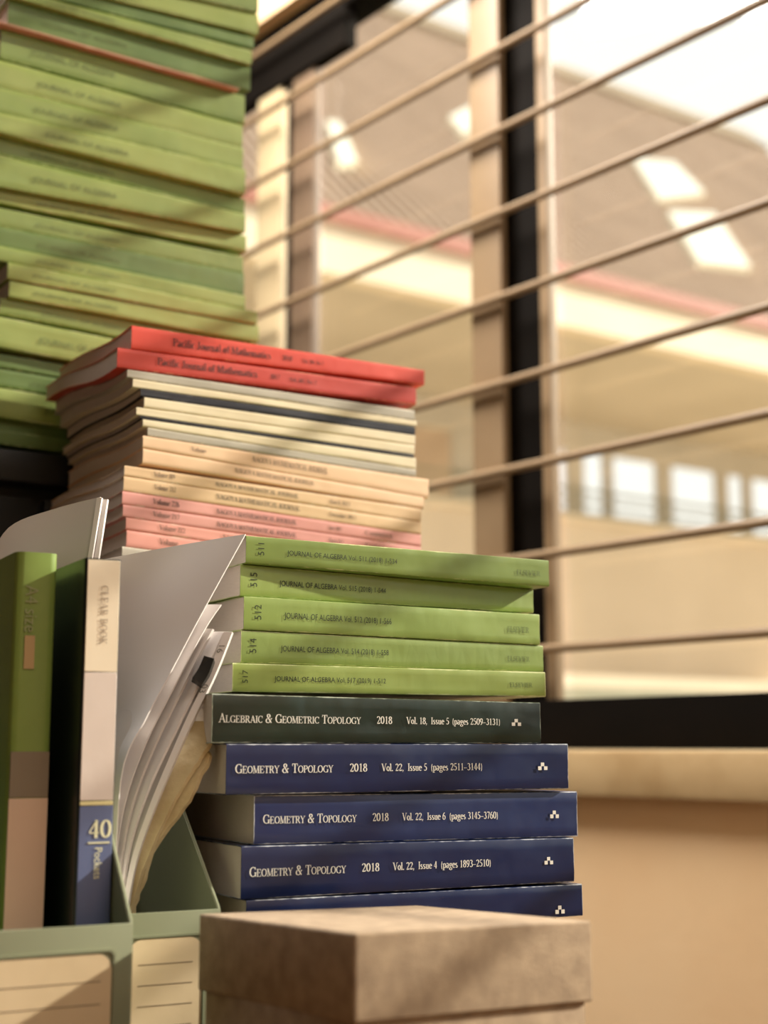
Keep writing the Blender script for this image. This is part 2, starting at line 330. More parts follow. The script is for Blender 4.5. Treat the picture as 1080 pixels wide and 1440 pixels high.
# ------------------------------------------------------------------ the paperback volume
class Plane:
    """vertical plane carrying a spine: point, yaw"""
    def __init__(s, X, Y, yaw): s.X, s.Y, s.c, s.s, s.yaw = X, Y, math.cos(rad(yaw)), math.sin(rad(yaw)), yaw
    def l(s, px, py):
        a, e = ray(px, py); return (a * s.Y - s.X) / (s.c - a * s.s)
    def p(s, l, d=0): return (s.X + l * s.c - d * s.s, s.Y + l * s.s + d * s.c)
    def z(s, px, py):
        l = s.l(px, py); return H + ray(px, py)[1] * (s.Y + l * s.s)
class Stack:
    def __init__(s): s.t = None; s.f = None
def volume(name, label, cat, group, plane, xl, xr, q, D, cover, pages, stack=None, L=None, right_anchor=False,
           sag=(0, 0, 0), fore=None, texts=(), wob=0.0003, pin=0.0012, seed=1, flare=0.0, snap=0.0012, nx=14):
    """q = (tl, bl, tr, br): image heights of the four spine corners at xl / xr"""
    tl, bl, tr, br = q
    l0 = plane.l(xl, (tl + bl) / 2); l1 = plane.l(xr, (tr + br) / 2)
    ztl, zbl, ztr, zbr = (plane.z(xl, tl), plane.z(xl, bl), plane.z(xr, tr), plane.z(xr, br))
    if L and right_anchor:
        # heights were read at px xl; carry the lines on to the true left end
        n0 = l1 - L; f = (n0 - l0) / (l1 - l0)
        ztl, zbl = ztl + (ztr - ztl) * f, zbl + (zbr - zbl) * f; l0 = n0
    Lb = l1 - l0
    if stack is not None and stack.t:
        pl, sl_, pr, sr_ = stack.t                    # previous top at its own ends
        def prev(l): return sl_ + (sr_ - sl_) * (l - pl) / (pr - pl)
        a, b = prev(l0) + 0.0003, prev(l1) + 0.0003
        if abs(zbl - a) < snap or zbl < a: zbl = a
        if abs(zbr - b) < snap or zbr < b: zbr = b
        ztl = max(ztl, zbl + 0.002); ztr = max(ztr, zbr + 0.002)
    if stack is not None: stack.t = (l0, ztl, l1, ztr)
    X0, Y0 = plane.p(l0); z0 = min(zbl, zbr)
    root = thing(name, label, cat, (X0, Y0, z0), rad(plane.yaw), group)
    st, sb, amp = sag
    if fore:          # image heights of the fore-edge corner at the left end
        bx, by = plane.p(l0, D)
        pxb = 540 + F * bx / by
        ft, fb = fore
        st = (H + ray(pxb, ft)[1] * by) - ztl; sb = (H + ray(pxb, fb)[1] * by) - zbl
        pt = min(max(st, -0.02), 0.012); st = pt; sb = min(max(sb, -0.02), 0.012)
        if stack.f is not None: sb = max(sb, stack.f + 0.0004 - zbl)
        st = max(st, zbl + sb + 0.0022 - ztl); stack.f = ztl + st
    rnd = random.Random(seed)
    ph = rnd.uniform(0, 6.28)
    def S_(t, amp): return t * t * (3 - 2 * t), -amp * math.sin(2 * math.pi * t)
    def ZT(x, y):
        t = min(max(y / D, 0), 1); s, m = S_(t, amp)
        return ztl + (ztr - ztl) * x / Lb - z0 + st * s + m
    def ZB(x, y):
        t = min(max(y / D, 0), 1); s, m = S_(t, amp)
        return zbl + (zbr - zbl) * x / Lb - z0 + sb * s + m
    def pos(x, y, v, ins=0.0):
        a, b = ZB(x, y), ZT(x, y)
        return (x, y, a + ins + (b - a - 2 * ins) * v)
    Tm = (ztl - zbl + ztr - zbr) / 2
    r = min(0.0011, Tm * 0.16); th = min(0.0005, Tm * 0.06)
    ny = 9
    ys = [r + (D - r) * (i / ny) ** 1.15 for i in range(ny, -1, -1)]
    # cover: outer loop from fore edge (bottom) round the spine to fore edge (top), then back inside
    prof = [(y, 0.0, -0.02 - y) for y in ys] + [(r * .3, r * .3 / Tm, 0.0), (0, r / Tm, 0.03)] + [(0, k / 4, k / 4) for k in (1, 2, 3)] + [(0, 1 - r / Tm, 0.97), (r * .3, 1 - r * .3 / Tm, 1.0)] + [(y, 1.0, 1.02 + y) for y in reversed(ys)]
    vs, uv, fs = [], [], []
    n = len(prof)
    for i in range(nx + 1):
        x = Lb * i / nx
        for (y, v, w) in prof:
            bul = 0
            if y == 0: bul = wob * math.sin(ph + 9 * x / Lb + 3 * v) * math.sin(math.pi * v)
            p = pos(x, y + bul, v); vs.append(p); uv.append((x / Lb, w))
        for (y, v, w) in prof:
            yy = y + (th if y < r * 2 else 0); vv = v
            p = pos(x, yy, v, th if (v in (0.0, 1.0)) else 0)
            if y == 0 or y < r * .5: p = pos(x, th + y, min(max(v, th / Tm * 1.5), 1 - th / Tm * 1.5))
            vs.append(p); uv.append((x / Lb, w))
    m2 = 2 * n
    for i in range(nx):
        a, b = i * m2, (i + 1) * m2
        for j in range(n - 1):
            fs.append((a + j, a + j + 1, b + j + 1, b + j))
            fs.append((a + n + j, b + n + j, b + n + j + 1, a + n + j + 1))
        for j in (0, n - 1):
            f = (a + j, b + j, b + n + j, a + n + j); fs.append(f if j == 0 else f[::-1])
    for a, fl in ((0, False), (nx * m2, True)):
        for j in range(n - 1):
            f = (a + j, a + n + j, a + n + j + 1, a + j + 1); fs.append(f[::-1] if fl else f)
    mesh('cover', vs, fs, cover, root, uv)
    # page block
    vs, uv, fs = [], [], []
    nv = 3; yy = [th * 1.3 + (D - pin - th * 1.3) * (i / ny) for i in range(ny + 1)]
    ring = [(y, 0.0) for y in yy] + [(yy[-1], k / nv) for k in range(1, nv)] + [(y, 1.0) for y in reversed(yy)] + [(yy[0], 1 - k / nv) for k in range(1, nv)]
    n = len(ring)
    e = 0.0006
    for i in range(nx + 1):
        x = e + (Lb - 2 * e) * i / nx
        for (y, v) in ring:
            vs.append(pos(x, y, v, th * 1.05)); uv.append((x * 5, v * Tm * 20))
    for i in range(nx):
        for j in range(n):
            k = (j + 1) % n; fs.append((i * n + j, i * n + k, (i + 1) * n + k, (i + 1) * n + j))
    # ends as gridded quads so that sag is followed
    for i, flip in ((0, False), (nx, True)):
        x = e + (Lb - 2 * e) * i / nx; b0 = len(vs)
        for y in yy:
            for k in range(nv + 1): vs.append(pos(x, y, k / nv, th * 1.05)); uv.append((y * 5, k / nv * Tm * 20))
        for a in range(len(yy) - 1):
            for k in range(nv):
                f = (b0 + a * (nv + 1) + k, b0 + a * (nv + 1) + k + 1, b0 + (a + 1) * (nv + 1) + k + 1, b0 + (a + 1) * (nv + 1) + k)
                fs.append(f if not flip else f[::-1])
    mesh('page_block', vs, fs, pages, root, uv)
    # lettering: (kind, text, px0, px1, v_base, v_height, material, part name)
    ymid = (tl + bl) / 2
    for tx in texts:
        kind, s, p0, p1, vb, vh, mt, pn = tx
        fr = (p0 - xl) / (xr - xl); yc = ymid + ((tr + br) / 2 - ymid) * fr
        fr1 = (p1 - xl) / (xr - xl); yc1 = ymid + ((tr + br) / 2 - ymid) * fr1
        a = plane.l(p0, yc) - l0; b = plane.l(p1, yc1) - l0
        if kind == 'up':      # small figures turned a quarter, reading upwards
            polys, w = sans(s)
            fn = lambda u, v, a=a, b=b, w=w, vb=vb, vh=vh: pos(b - v * (b - a), -0.00035 - wob, vb + u / w * vh)
        else:
            polys, w = serif(s) if kind == 'serif' else serif(s, True) if kind == 'caps' else logo() if kind == 'logo' else sans(s)
            fn = lambda u, v, a=a, b=b, w=w, vb=vb, vh=vh: pos(a + u / w * (b - a), -0.00035 - wob, vb + v * vh)
        lettering(pn, polys, fn, M[mt] if isinstance(mt, str) else mt, root)
    root['_z'] = z0
    return root
# ------------------------------------------------------------------ the room (frame along the window wall: a leftwards and away, n outwards)
WX, WY = 0.15, 2.0
wd = Vector((-1590, 2000, 0)).normalized(); wn = Vector((wd.y, -wd.x, 0))     # wn points outdoors
WROT = math.atan2(wd.y, wd.x)
def wmat(o):
    o.location = (WX, WY, 0); o.rotation_euler = (0, 0, WROT); return o
# local frame: x = along wd, y = +90deg from wd = -wn (into the room), z up
def wall_a(px, out=0.0):
    """distance along the wall of this pixel column, on the plane `out` metres outdoors"""
    a, e = ray(px, 560); x, y = WX + wn.x * out, WY + wn.y * out
    return (x - a * y) / (a * wd.y - wd.x)
def wall_h(px, py, off=0.0):
    """height of the wall plane under this pixel"""
    a, e = ray(px, py); t = (WX - a * WY) / (a * wd.y - wd.x); return H + e * (WY + t * wd.y)
def wbox(name, a0, a1, y0, y1, z0, z1, mat, parent=None, bevel=0.0, seg=2):
    o = box(name, a0, a1, y0, y1, z0, z1, mat, parent, bevel, seg)
    if parent is None: wmat(o)
    return o
def structure(o): o['kind'] = 'structure'; return o
A0, A1, RD = -3.6, 2.0, 3.6            # room extent along the wall, depth into the room
Z_SILL = H - 0.062; Z_TOP = H + 1.32; Z_CEIL = 2.75
structure(box('floor', -4.5, 5.5, -3.5, 6.0, -0.05, 0, M['floor']))
structure(wbox('wall_window', A0, A1, -0.10, 0.02, 0, Z_SILL, M['wall']))
structure(wbox('wall_above_window', A0, A1, -0.10, 0.02, Z_TOP, Z_CEIL, M['wall']))
structure(wbox('wall_left', A1, A1 + 0.1, -0.1, RD, 0, Z_CEIL, M['wall_dim']))
structure(wbox('wall_right', A0 - 0.1, A0, -0.1, RD, 0, Z_CEIL, M['wall']))
structure(wbox('wall_back', A0 - 0.1, A1 + 0.1, RD, RD + 0.1, 0, Z_CEIL, M['wall_dim']))
structure(wbox('ceiling', A0 - 0.1, A1 + 0.1, -0.1, RD + 0.1, Z_CEIL, Z_CEIL + 0.1, M['ceil']))
structure(wbox('trim_1', A0, A1, -0.13, 0.045, Z_SILL, H - 0.004, M['sill'], None, 0.008))   # sill ledge
# window: bottom and top rail, stiles, panes
win = structure(wmat(empty('window_1')))
ZB = H - 0.003
wbox('bottom_rail', A0, A1, -0.075, 0.0, ZB, H + 0.062, M['frame_dark'], win, 0.003)
wbox('top_rail', A0, A1, -0.075, -0.01, Z_TOP - 0.05, Z_TOP, M['frame_dark'], win, 0.003)
aM0, aM1 = wall_a(711, .022), wall_a(764, .022)
def stile(a0, a1, mat, y0=-0.034, y1=-0.02): wbox('stile', min(a0, a1), max(a0, a1), y0, y1, H + 0.055, Z_TOP - 0.05, mat, win, 0.002)
stile(aM0, aM1, M['frame_dark'])
stile(wall_a(764, .022), wall_a(777, .022), M['bar'], -0.034, -0.018)
stile(wall_a(401, .022), wall_a(411, .022), M['frame_dark'])
stile(wall_a(411, .022), wall_a(441, .022), M['frame_brown'], -0.034, -0.016)
stile(wall_a(362, .022), wall_a(395, .022), M['bar_cream'], -0.034, -0.014)
for a in (-0.95, -1.75, -2.6, -3.5, 1.25): stile(a - 0.03, a + 0.03, M['frame_dark'])
# upper rail of the left-hand sash and beyond
zr = wall_h(420, 96)
wbox('transom', wall_a(476), A1, -0.036, -0.008, zr, zr + 0.12, M['frame_dark'], win, 0.003)
gm, gt, gb = base_mat('window_glass', srgb(235, 240, 232), 0.02)
for nd in list(gt.nodes):
    if nd.type == 'BSDF_PRINCIPLED': gt.nodes.remove(nd)
tr_ = nn(gt, 'ShaderNodeBsdfTransparent'); tr_.inputs[0].default_value = (0.97, 0.985, 0.97, 1)
gl_ = nn(gt, 'ShaderNodeBsdfGlossy'); gl_.inputs['Roughness'].default_value = 0.03
mx_ = nn(gt, 'ShaderNodeMixShader'); mx_.inputs[0].default_value = 0.05
gt.links.new(tr_.outputs[0], mx_.inputs[1]); gt.links.new(gl_.outputs[0], mx_.inputs[2]); gt.links.new(mx_.outputs[0], gt.nodes['Material Output'].inputs[0])
for a0, a1 in ((-3.47, -2.63), (-2.57, -1.78), (-1.72, -0.98), (-0.92, aM1 - 0.02), (aM0, 0.47), (0.6, 1.22), (1.28, A1)):
    box('pane', a0, a1, -0.05, -0.046, H + 0.055, Z_TOP - 0.05, gm, win)
# the security grille on the room side
gr = wmat(thing('window_grille', 'tan painted steel security grille of horizontal bars across the window', 'window bars'))
for k in range(11):
    zk = H + 0.128 + 0.1262 * k
    if zk > Z_TOP - 0.05: break
    bm = bmesh.new(); bmesh.ops.create_cone(bm, cap_ends=True, segments=10, radius1=0.0062, radius2=0.0062, depth=A1 - A0 - 0.02)
    o = bm_obj('bar', bm, M['bar'], gr); o.rotation_euler = (0, math.pi / 2, 0); o.location = ((A0 + A1) / 2, 0.016, zk)
for a0, a1 in ((wall_a(668), wall_a(711)), (-0.98 , -0.915), (-1.90, -1.84), (-2.8, -2.74)):
    box('upright', min(a0, a1), max(a0, a1), -0.008, 0.006, H - 0.002, Z_TOP, M['bar'], gr, 0.003)
# unseen glowing ceiling panels, made up to go with the added fill lights
fill_mat = base_mat('fill_panel_glow', srgb(250, 244, 230), 0.5, emit=((1, .92, .8, 1), 1.5))[0]
cl = thing('fill_panel', 'unseen flat white fill panel added on the ceiling behind the camera', 'lamp', (1.15, -0.6, Z_CEIL))
box('housing', -0.82, 0.82, -0.47, 0.47, -0.05, 0, M['ceil'], cl, 0.01); box('diffuser', -0.78, 0.78, -0.43, 0.43, -0.062, -0.05, fill_mat, cl)

cl = thing('fill_panel', 'unseen flat white fill panel added beside the window behind the stacks', 'lamp', (-0.55, 1.75, Z_CEIL))
box('housing', -0.52, 0.52, -0.27, 0.27, -0.05, 0, M['ceil'], cl, 0.01); box('diffuser', -0.48, 0.48, -0.23, 0.23, -0.062, -0.05, fill_mat, cl)

# ------------------------------------------------------------------ desk and supports
P28 = Plane(0.155, 0.985, 28)
DZ = 0.75
desk = thing('desk', 'wooden desk under the stacks of journals', 'desk', (0.155, 0.985, 0), rad(28))
box('desk_top', -1.15, 0.0, -0.75, 0.72, DZ - 0.03, DZ, M['desk'], desk, 0.003)
for x in (-1.1, -0.05):
    for y in (-0.70, 0.67): box('leg', x - 0.025, x + 0.025, y - 0.025, y + 0.025, 0, DZ - 0.03, M['black'], desk)

# ------------------------------------------------------------------ cover stocks
GREEN = [cover_mat('green_cover_%d' % i, srgb(*c1), srgb(*c2), w, srgb(204, 210, 150), 0.34, 0.22, 0.45, i * 3.1, cr)
         for i, (c1, c2, w, cr) in enumerate([((122, 144, 70), (130, 152, 76), .3, 0), ((136, 156, 78), (146, 166, 88), .5, .25), ((138, 162, 84), (148, 172, 92), .55, .15), ((130, 152, 80), (140, 162, 86), .6, .3), ((142, 160, 80), (150, 168, 86), .9, .12)])]
GBACK = [cover_mat('faded_green_cover_%d' % i, srgb(*c1), srgb(*c2), w, srgb(210, 214, 160), 0.46, 0.1, 0.35, 30 + i * 2.3, 0)
         for i, (c1, c2, w) in enumerate([((112, 132, 64), (126, 145, 72), .4), ((134, 152, 76), (146, 160, 84), .5), ((88, 112, 54), (102, 126, 62), .3), ((124, 144, 70), (138, 155, 78), .6)])]
NAVY = cover_mat('navy_cover', srgb(8, 27, 70), srgb(12, 32, 78), .62, srgb(190, 196, 206), 0.30, 0.3, 0.4, 7.7)
NAVY2 = cover_mat('navy_cover_worn', srgb(16, 36, 86), srgb(26, 46, 94), .7, srgb(200, 204, 212), 0.34, 0.35, 0.5, 17.7)
DKGREEN = cover_mat('dark_green_cover', srgb(12, 32, 26), srgb(16, 40, 30), .6, srgb(170, 180, 165), 0.30, 0.35, 0.5, 3.7, .12)
RED = cover_mat('red_cover', srgb(222, 72, 54), srgb(214, 66, 50), .3, srgb(240, 150, 120), 0.42, 0.15, 0.3, 5.2)
RED2 = cover_mat('deep_red_cover', srgb(200, 62, 50), srgb(192, 58, 46), .3, srgb(240, 150, 120), 0.42, 0.15, 0.3, 6.2)
def pale(name, a, b, s): return cover_mat(name, srgb(*a), srgb(*b), .12, srgb(250, 240, 220), 0.5, 0.08, 0.3, s)
GREY = pale('grey_white_cover', (188, 180, 166), (176, 168, 154), 1.1)
CREAM = pale('cream_cover', (236, 222, 190), (228, 212, 180), 2.1)
CREAM2 = pale('peach_cover', (240, 204, 168), (236, 196, 160), 3.1)
TAN = pale('tan_cream_cover', (230, 196, 156), (224, 188, 148), 4.1)
PINK = pale('pink_cover', (226, 160, 152), (220, 150, 144), 5.1)
PINK2 = pale('salmon_pink_cover', (236, 168, 154), (232, 160, 148), 6.1)
INKY = cover_mat('midnight_cover', srgb(18, 20, 34), srgb(22, 24, 40), .1, srgb(120, 120, 130), 0.4, 0.2, 0.3, 8.3)
SALMON = pale('brick_pink_cover', (196, 146, 122), (186, 136, 112), 9.1)

# ------------------------------------------------------------------ front stack (bottom to top)
stA = Stack()
def pA(px, py, Y, yaw): a, e = ray(px, py); return Plane(a * Y, Y, yaw)
def solveY(xl, yl, xr, yr, yaw, L):
    al, ar = ray(xl, yl)[0], ray(xr, yr)[0]; c, s = math.cos(rad(yaw)), math.sin(rad(yaw))
    return (L * c - ar * L * s) / (ar - al)
WT = 'ink_white'
def gt_texts(title, year, vol, pages, x, mat=WT):
    x0, x1, y0, y1, v0, v1, p0, p1, g0, g1 = x
    return [('caps', title, x0, x1, .42, .185, mat, 'title_lettering'), ('serif', year, y0, y1, .43, .17, mat, 'year_lettering'),
            ('serif', vol, v0, v1, .435, .155, mat, 'volume_lettering'), ('serif', pages, p0, p1, .435, .155, mat, 'pages_lettering'), ('logo', '', g0, g1, .42, .165, mat, 'emblem')]
VA = [
 dict(label='dark navy journal at the bottom of the front stack, mostly hidden by the brown box', xl=346, xr=819, q=(1266, 1322, 1243, 1288), yaw=28, L=.254, D=.178, cover=NAVY, pages=M['pages'], texts=[('logo', '', 780, 793, .12, .25, WT, 'emblem')]),
 dict(label='navy Geometry & Topology journal, Issue 4, pages 1893-2510, lowest with readable title', xl=339, xr=807, q=(1190, 1265, 1178, 1240), yaw=28, L=.254, D=.178, cover=NAVY, pages=M['pages_w'],
      texts=gt_texts('Geometry & Topology', '2018', 'Vol. 22,  Issue 4', '(pages 1893-2510)', (350, 486, 508, 533, 552, 614, 619, 690, 765, 777))),
 dict(label='navy Geometry & Topology journal, Issue 6, pages 3145-3760, lying between Issues 4 and 5', xl=357, xr=812, q=(1118, 1188, 1113, 1176), yaw=28, L=.254, rec=.003, D=.178, cover=NAVY2, pages=M['pages'],
      texts=gt_texts('Geometry & Topology', '2018', 'Vol. 22,  Issue 6', '(pages 3145-3760)', (369, 501, 523, 546, 565, 626, 631, 700, 773, 785))),
 dict(label='navy Geometry & Topology journal, Issue 5, pages 2511-3144, just under the dark green journal', xl=318, xr=799, q=(1046, 1117, 1046, 1109), yaw=28, L=.254, D=.178, cover=NAVY, pages=M['pages'],
      texts=gt_texts('Geometry & Topology', '2018', 'Vol. 22,  Issue 5', '(pages 2511-3144)', (330, 468, 491, 516, 536, 600, 605, 678, 756, 769))),
 dict(label='dark green Algebraic & Geometric Topology journal between the navy and light green volumes', xl=298, xr=760, q=(975, 1044, 988, 1044), yaw=28, L=.254, rec=.002, D=.178, cover=DKGREEN, pages=M['pages'],
      texts=gt_texts('Algebraic & Geometric Topology', '2018', 'Vol. 18,  Issue 5', '(pages 2509-3131)', (307, 507, 529, 551, 571, 631, 635, 703, 719, 732))),
]
def alg(n, yr, pg, v0, v1, t0, t1, e0, e1): 
    return [('up', n, v0, v1, .30, .46, 'ink_green', 'number_lettering'), ('sans', 'JOURNAL OF ALGEBRA Vol. %s (%s) 1-%s' % (n, yr, pg), t0, t1, .40, .185, 'ink', 'title_lettering'),
            ('serif', 'ELSEVIER', e0, e1, .37, .18, 'ink_faint', 'publisher_lettering')]
VA += [
 dict(label='light green Journal of Algebra Vol. 517, lying on the dark green journal', xl=327, xr=767, q=(932, 973, 945, 980), yaw=28, L=.24, rec=-.002, D=.165, cover=GREEN[4], pages=M['pages'], texts=alg('517', '2019', '512', 340, 348, 386, 542, 716, 748)),
 dict(label='light green Journal of Algebra Vol. 514 with a scuffed lower left corner', xl=339, xr=764, q=(886, 930, 908, 943), yaw=28.5, L=.24, rec=.001, D=.165, cover=GREEN[3], pages=M['pages'], texts=alg('514', '2018', '558', 350, 360, 395, 546, 713, 744)),
 dict(label='light green Journal of Algebra Vol. 512 in the middle of the green volumes', xl=343, xr=759, q=(838, 885, 864, 906), yaw=28.5, L=.24, D=.165, cover=GREEN[2], pages=M['pages'], texts=alg('512', '2018', '566', 357, 367, 400, 550, 713, 743)),
 dict(label='light green Journal of Algebra Vol. 515 with a wrinkled spine', xl=338, xr=750, q=(793, 837, 829, 862), yaw=31.5, L=.24, rec=.004, D=.165, cover=GREEN[1], pages=M['pages'], texts=alg('515', '2018', '544', 351, 361, 393, 542, 700, 701)[:2]),
 dict(label='light green Journal of Algebra Vol. 511 on top of the front stack', xl=346, xr=772, q=(753, 794, 788, 826), yaw=28, L=.24, D=.165, cover=GREEN[0], pages=M['pages'], texts=alg('511', '2018', '534', 362, 371, 404, 558, 726, 759)),
]
lowA = None
PN = pA(318, 1080, solveY(318, 1046, 799, 1046, 28, .254), 28); PG = pA(345, 773, solveY(345, 753, 772, 788, 28, .24), 28)
for i, b in enumerate(VA):
    base = PN if b['L'] > .25 else PG
    l_ = base.l(b['xl'], (b['q'][0] + b['q'][1]) / 2); x_, y_ = base.p(l_, b.get('rec', 0)); pl = Plane(x_, y_, b['yaw'])
    l2 = pl.l(b['xl'], (b['q'][0] + b['q'][1]) / 2); x_, y_ = pl.p(l2); pl = Plane(x_, y_, b['yaw']); Y = y_
    o = volume('journal', b['label'], 'book', 'journals in the front stack', pl, b['xl'], b['xr'], b['q'], b['D'], b['cover'], b['pages'], stA, texts=b['texts'], seed=i + 3)
    if i == 0: lowA = o
    print('A', i, 'Y', round(Y, 3), 'z', round(o['_z'], 4))
# carton that the front stack stands on
pl = Plane(lowA.location.x, lowA.location.y, 28)
ct = thing('carton', 'plain low carton under the front stack, hidden behind the brown box', 'box', (lowA.location.x, lowA.location.y, DZ), rad(28))
box('carton_body', 0.012, 0.235, 0.012, 0.165, 0, lowA['_z'] - DZ - 0.0005, M['kraft'], ct, 0.001)

# ------------------------------------------------------------------ middle stack (top to bottom in the table, built bottom up)
YB = 1.085
a_, e_ = ray(185, 560); PB = Plane(a_ * YB, YB, 31.5)
def ts(*a): return list(a)
VB = [
 (185, 597, (457, 487, 520, 541), (521, 545), RED, 'red Pacific Journal of Mathematics topmost on the middle stack', ts(('serif', 'Pacific Journal of Mathematics', 243, 381, .34, .34, 'ink_red', 'title_lettering'), ('serif', '2018', 397, 411, .38, .25, 'ink_red', 'year_lettering'), ('serif', 'Vol. 296, No. 1', 425, 455, .38, .2, 'ink_red', 'volume_lettering'))),
 (165, 585, (488, 514, 545, 569), (545, 566), RED2, 'darker red Pacific Journal of Mathematics, second from the top of the middle stack', ts(('serif', 'Pacific Journal of Mathematics', 221, 362, .38, .36, 'ink_red', 'title_lettering'), ('serif', '2017', 380, 393, .42, .25, 'ink_red', 'year_lettering'), ('serif', 'Vol. 287, No. 2', 407, 445, .42, .2, 'ink_red', 'volume_lettering'))),
 (179, 583, (519, 531, 577, 591), (566, 583), GREY, 'dull grey white journal directly under the two red ones', []),
 (187, 586, (532, 545, 592, 598), (585, 602), CREAM, 'thin cream journal whose left end sits above a navy one', []),
 (198, 584, (546, 557, 600, 610), (603, 618), INKY, 'thin midnight blue journal among the pale ones', []),
 (203, 584, (558, 571, 612, 625), (619, 630), CREAM, 'cream journal directly below the midnight blue one', []),
 (192, 583, (572, 584, 626, 638), (631, 639), CREAM, 'cream journal above the thin black-edged issue', []),
 (197, 582, (585, 588.5, 639.5, 643), (640, 645), INKY, 'very thin black-edged issue, a dark line between two cream journals', []),
 (201, 585, (589, 600, 644, 659), (646, 653), CREAM, 'cream journal just below the thin black-edged issue', []),
 (208, 585, (601, 611, 660, 671), (654, 663), GREY, 'thin grey cream journal set back above the peach ones', []),
 (201, 603, (612, 629, 674, 698), (664, 685), CREAM2, 'peach journal whose right end sticks out furthest of the middle stack', ts(('serif', 'Volume', 269, 290, .4, .3, 'ink_soft', 'volume_lettering'), ('serif', 'NAGOYA MATHEMATICAL JOURNAL', 355, 461, .35, .35, 'ink_soft', 'title_lettering'))),
 (201, 596, (630, 651, 699, 714), (686, 704), CREAM2, 'peach journal just above Volume 209', ts(('serif', 'NAGOYA MATHEMATICAL JOURNAL', 330, 442, .4, .32, 'ink_soft', 'title_lettering'))),
 (175, 592, (654, 668, 715, 733), (705, 716), TAN, 'tan Nagoya Mathematical Journal Volume 209', ts(('serif', 'Volume 209', 216, 246, .36, .46, 'ink_soft', 'volume_lettering'), ('serif', 'NAGOYA MATHEMATICAL JOURNAL', 303, 420, .34, .36, 'ink', 'title_lettering'), ('serif', 'March 2013', 463, 492, .36, .3, 'ink_soft', 'date_lettering'))),
 (174, 592, (669, 689, 734, 751), (717, 734), TAN, 'tan Nagoya Mathematical Journal Volume 212, resting on the pink ones', ts(('serif', 'Volume 212', 217, 247, .40, .34, 'ink_soft', 'volume_lettering'), ('serif', 'NAGOYA MATHEMATICAL JOURNAL', 304, 422, .38, .36, 'ink', 'title_lettering'), ('serif', 'December 2013', 463, 500, .4, .28, 'ink_soft', 'date_lettering'))),
 (172, 592, (690, 708, 752, 768), (735, 751), PINK, 'deeper pink Nagoya Mathematical Journal marked Volume 226, upper of two', ts(('serif', 'Volume 226', 215, 252, .34, .42, 'ink', 'volume_lettering'), ('serif', 'NAGOYA MATHEMATICAL JOURNAL', 304, 417, .30, .36, 'ink', 'title_lettering'), ('serif', 'June 2017', 462, 481, .34, .3, 'ink_soft', 'date_lettering'), ('caps', 'Cambridge', 513, 552, .34, .34, 'ink_soft', 'publisher_lettering'))),
 (173, 592, (709, 726, 769, 786), (752, 768), PINK, 'deeper pink Nagoya Mathematical Journal marked Volume 217, lower of two', ts(('serif', 'Volume 217', 215, 252, .36, .42, 'ink_soft', 'volume_lettering'), ('serif', 'NAGOYA MATHEMATICAL JOURNAL', 305, 417, .30, .36, 'ink', 'title_lettering'), ('serif', 'March 2015', 462, 483, .34, .3, 'ink_soft', 'date_lettering'), ('caps', 'Cambridge', 513, 552, .34, .34, 'ink_soft', 'publisher_lettering'))),
 (177, 592, (727, 744, 787, 803), (769, 783), PINK2, 'salmon pink Nagoya Mathematical Journal Volume 222', ts(('serif', 'Volume 222', 224, 260, .36, .42, 'ink_soft', 'volume_lettering'), ('serif', 'NAGOYA MATHEMATICAL JOURNAL', 313, 424, .36, .36, 'ink_soft', 'title_lettering'))),
 (178, 592, (745, 765, 804, 820), (784, 801), PINK2, 'salmon pink journal lowest of the pink ones, half hidden by white papers', ts(('serif', 'Volume', 224, 250, .40, .36, 'ink_soft', 'volume_lettering'),)),
 (172, 586, (768, 784, 822, 838), (803, 818), GREY, 'grey journal at the foot of the middle stack, just showing above white papers', []),
]
stB = Stack(); DBk = 0.175; lowB = None
for i, (xl, xr, q, fore, cv, lab, txs) in enumerate(reversed(VB)):
    amp = 0.0018
    o = volume('journal', lab, 'book', 'journals in the middle stack', PB, xl, xr, q, DBk, cv, M['pages'], stB, fore=fore, sag=(0, 0, amp), texts=txs, seed=40 + i, wob=0.0002, snap=0.002)
    if i == 0: lowB = o
print('B z', lowB['_z'])
# carton under the middle stack
ct = thing('carton', 'tall plain carton under the middle stack, hidden behind the front stack', 'box', (PB.X, PB.Y, DZ), rad(31.5))
box('carton_body', 0.0, 0.26, 0.035, 0.165, 0, lowB['_z'] - DZ - 0.006, M['kraft'], ct, 0.001)

# ------------------------------------------------------------------ tall green stack at the back left
YC = 1.29
a_, e_ = ray(345, 300); PC0 = Plane(a_ * YC * 1.0, YC, 33)
lr = -0.24; x_, y_ = PC0.X, PC0.Y
# the point given above is the right end: put Y there so that 24 cm reach the photograph's left end
PC = Plane(a_ * 1.35, 1.35, 33)
IC = [  # top and bottom at px 0 and at the right end, right end px, cover index
 (-95, -62, -14, 18, 363, 0), (-61, -38, 20, 48, 363, 1), (-36, -21, 53, 68, 357, 2), (-20, -6, 71, 90, 354, 3), (-4, 31, 95, 127, 352, 2), (33, 38, 129, 134, 336, 'pink'),
 (39, 81, 135, 174, 344, 0), (84, 119, 176, 206, 341, 1), (122, 157, 208, 236, 342, 3), (158, 191, 238, 271, 345, 1), (193, 217, 279, 300, 344, 0), (218, 262, 301, 326, 345, 3),
 (267, 285, 331, 353, 346, 1), (292, 316, 361, 383, 342, 0), (318, 344, 384, 415, 343, 2), (345, 365, 416, 434, 345, 3), (366, 388, 438, 457, 362, 1), (391, 415, 458, 480, 364, 1),
 (418, 441, 482, 509, 352, 0), (445, 488, 514, 552, 350, 1), (497, 516, 556, 574, 347, 2), (518, 543, 575, 598, 349, 2), (545, 586, 602, 640, 352, 1), (590, 603, 642, 654, 346, 2), (604, 624, 655, 672, 348, 2),
]
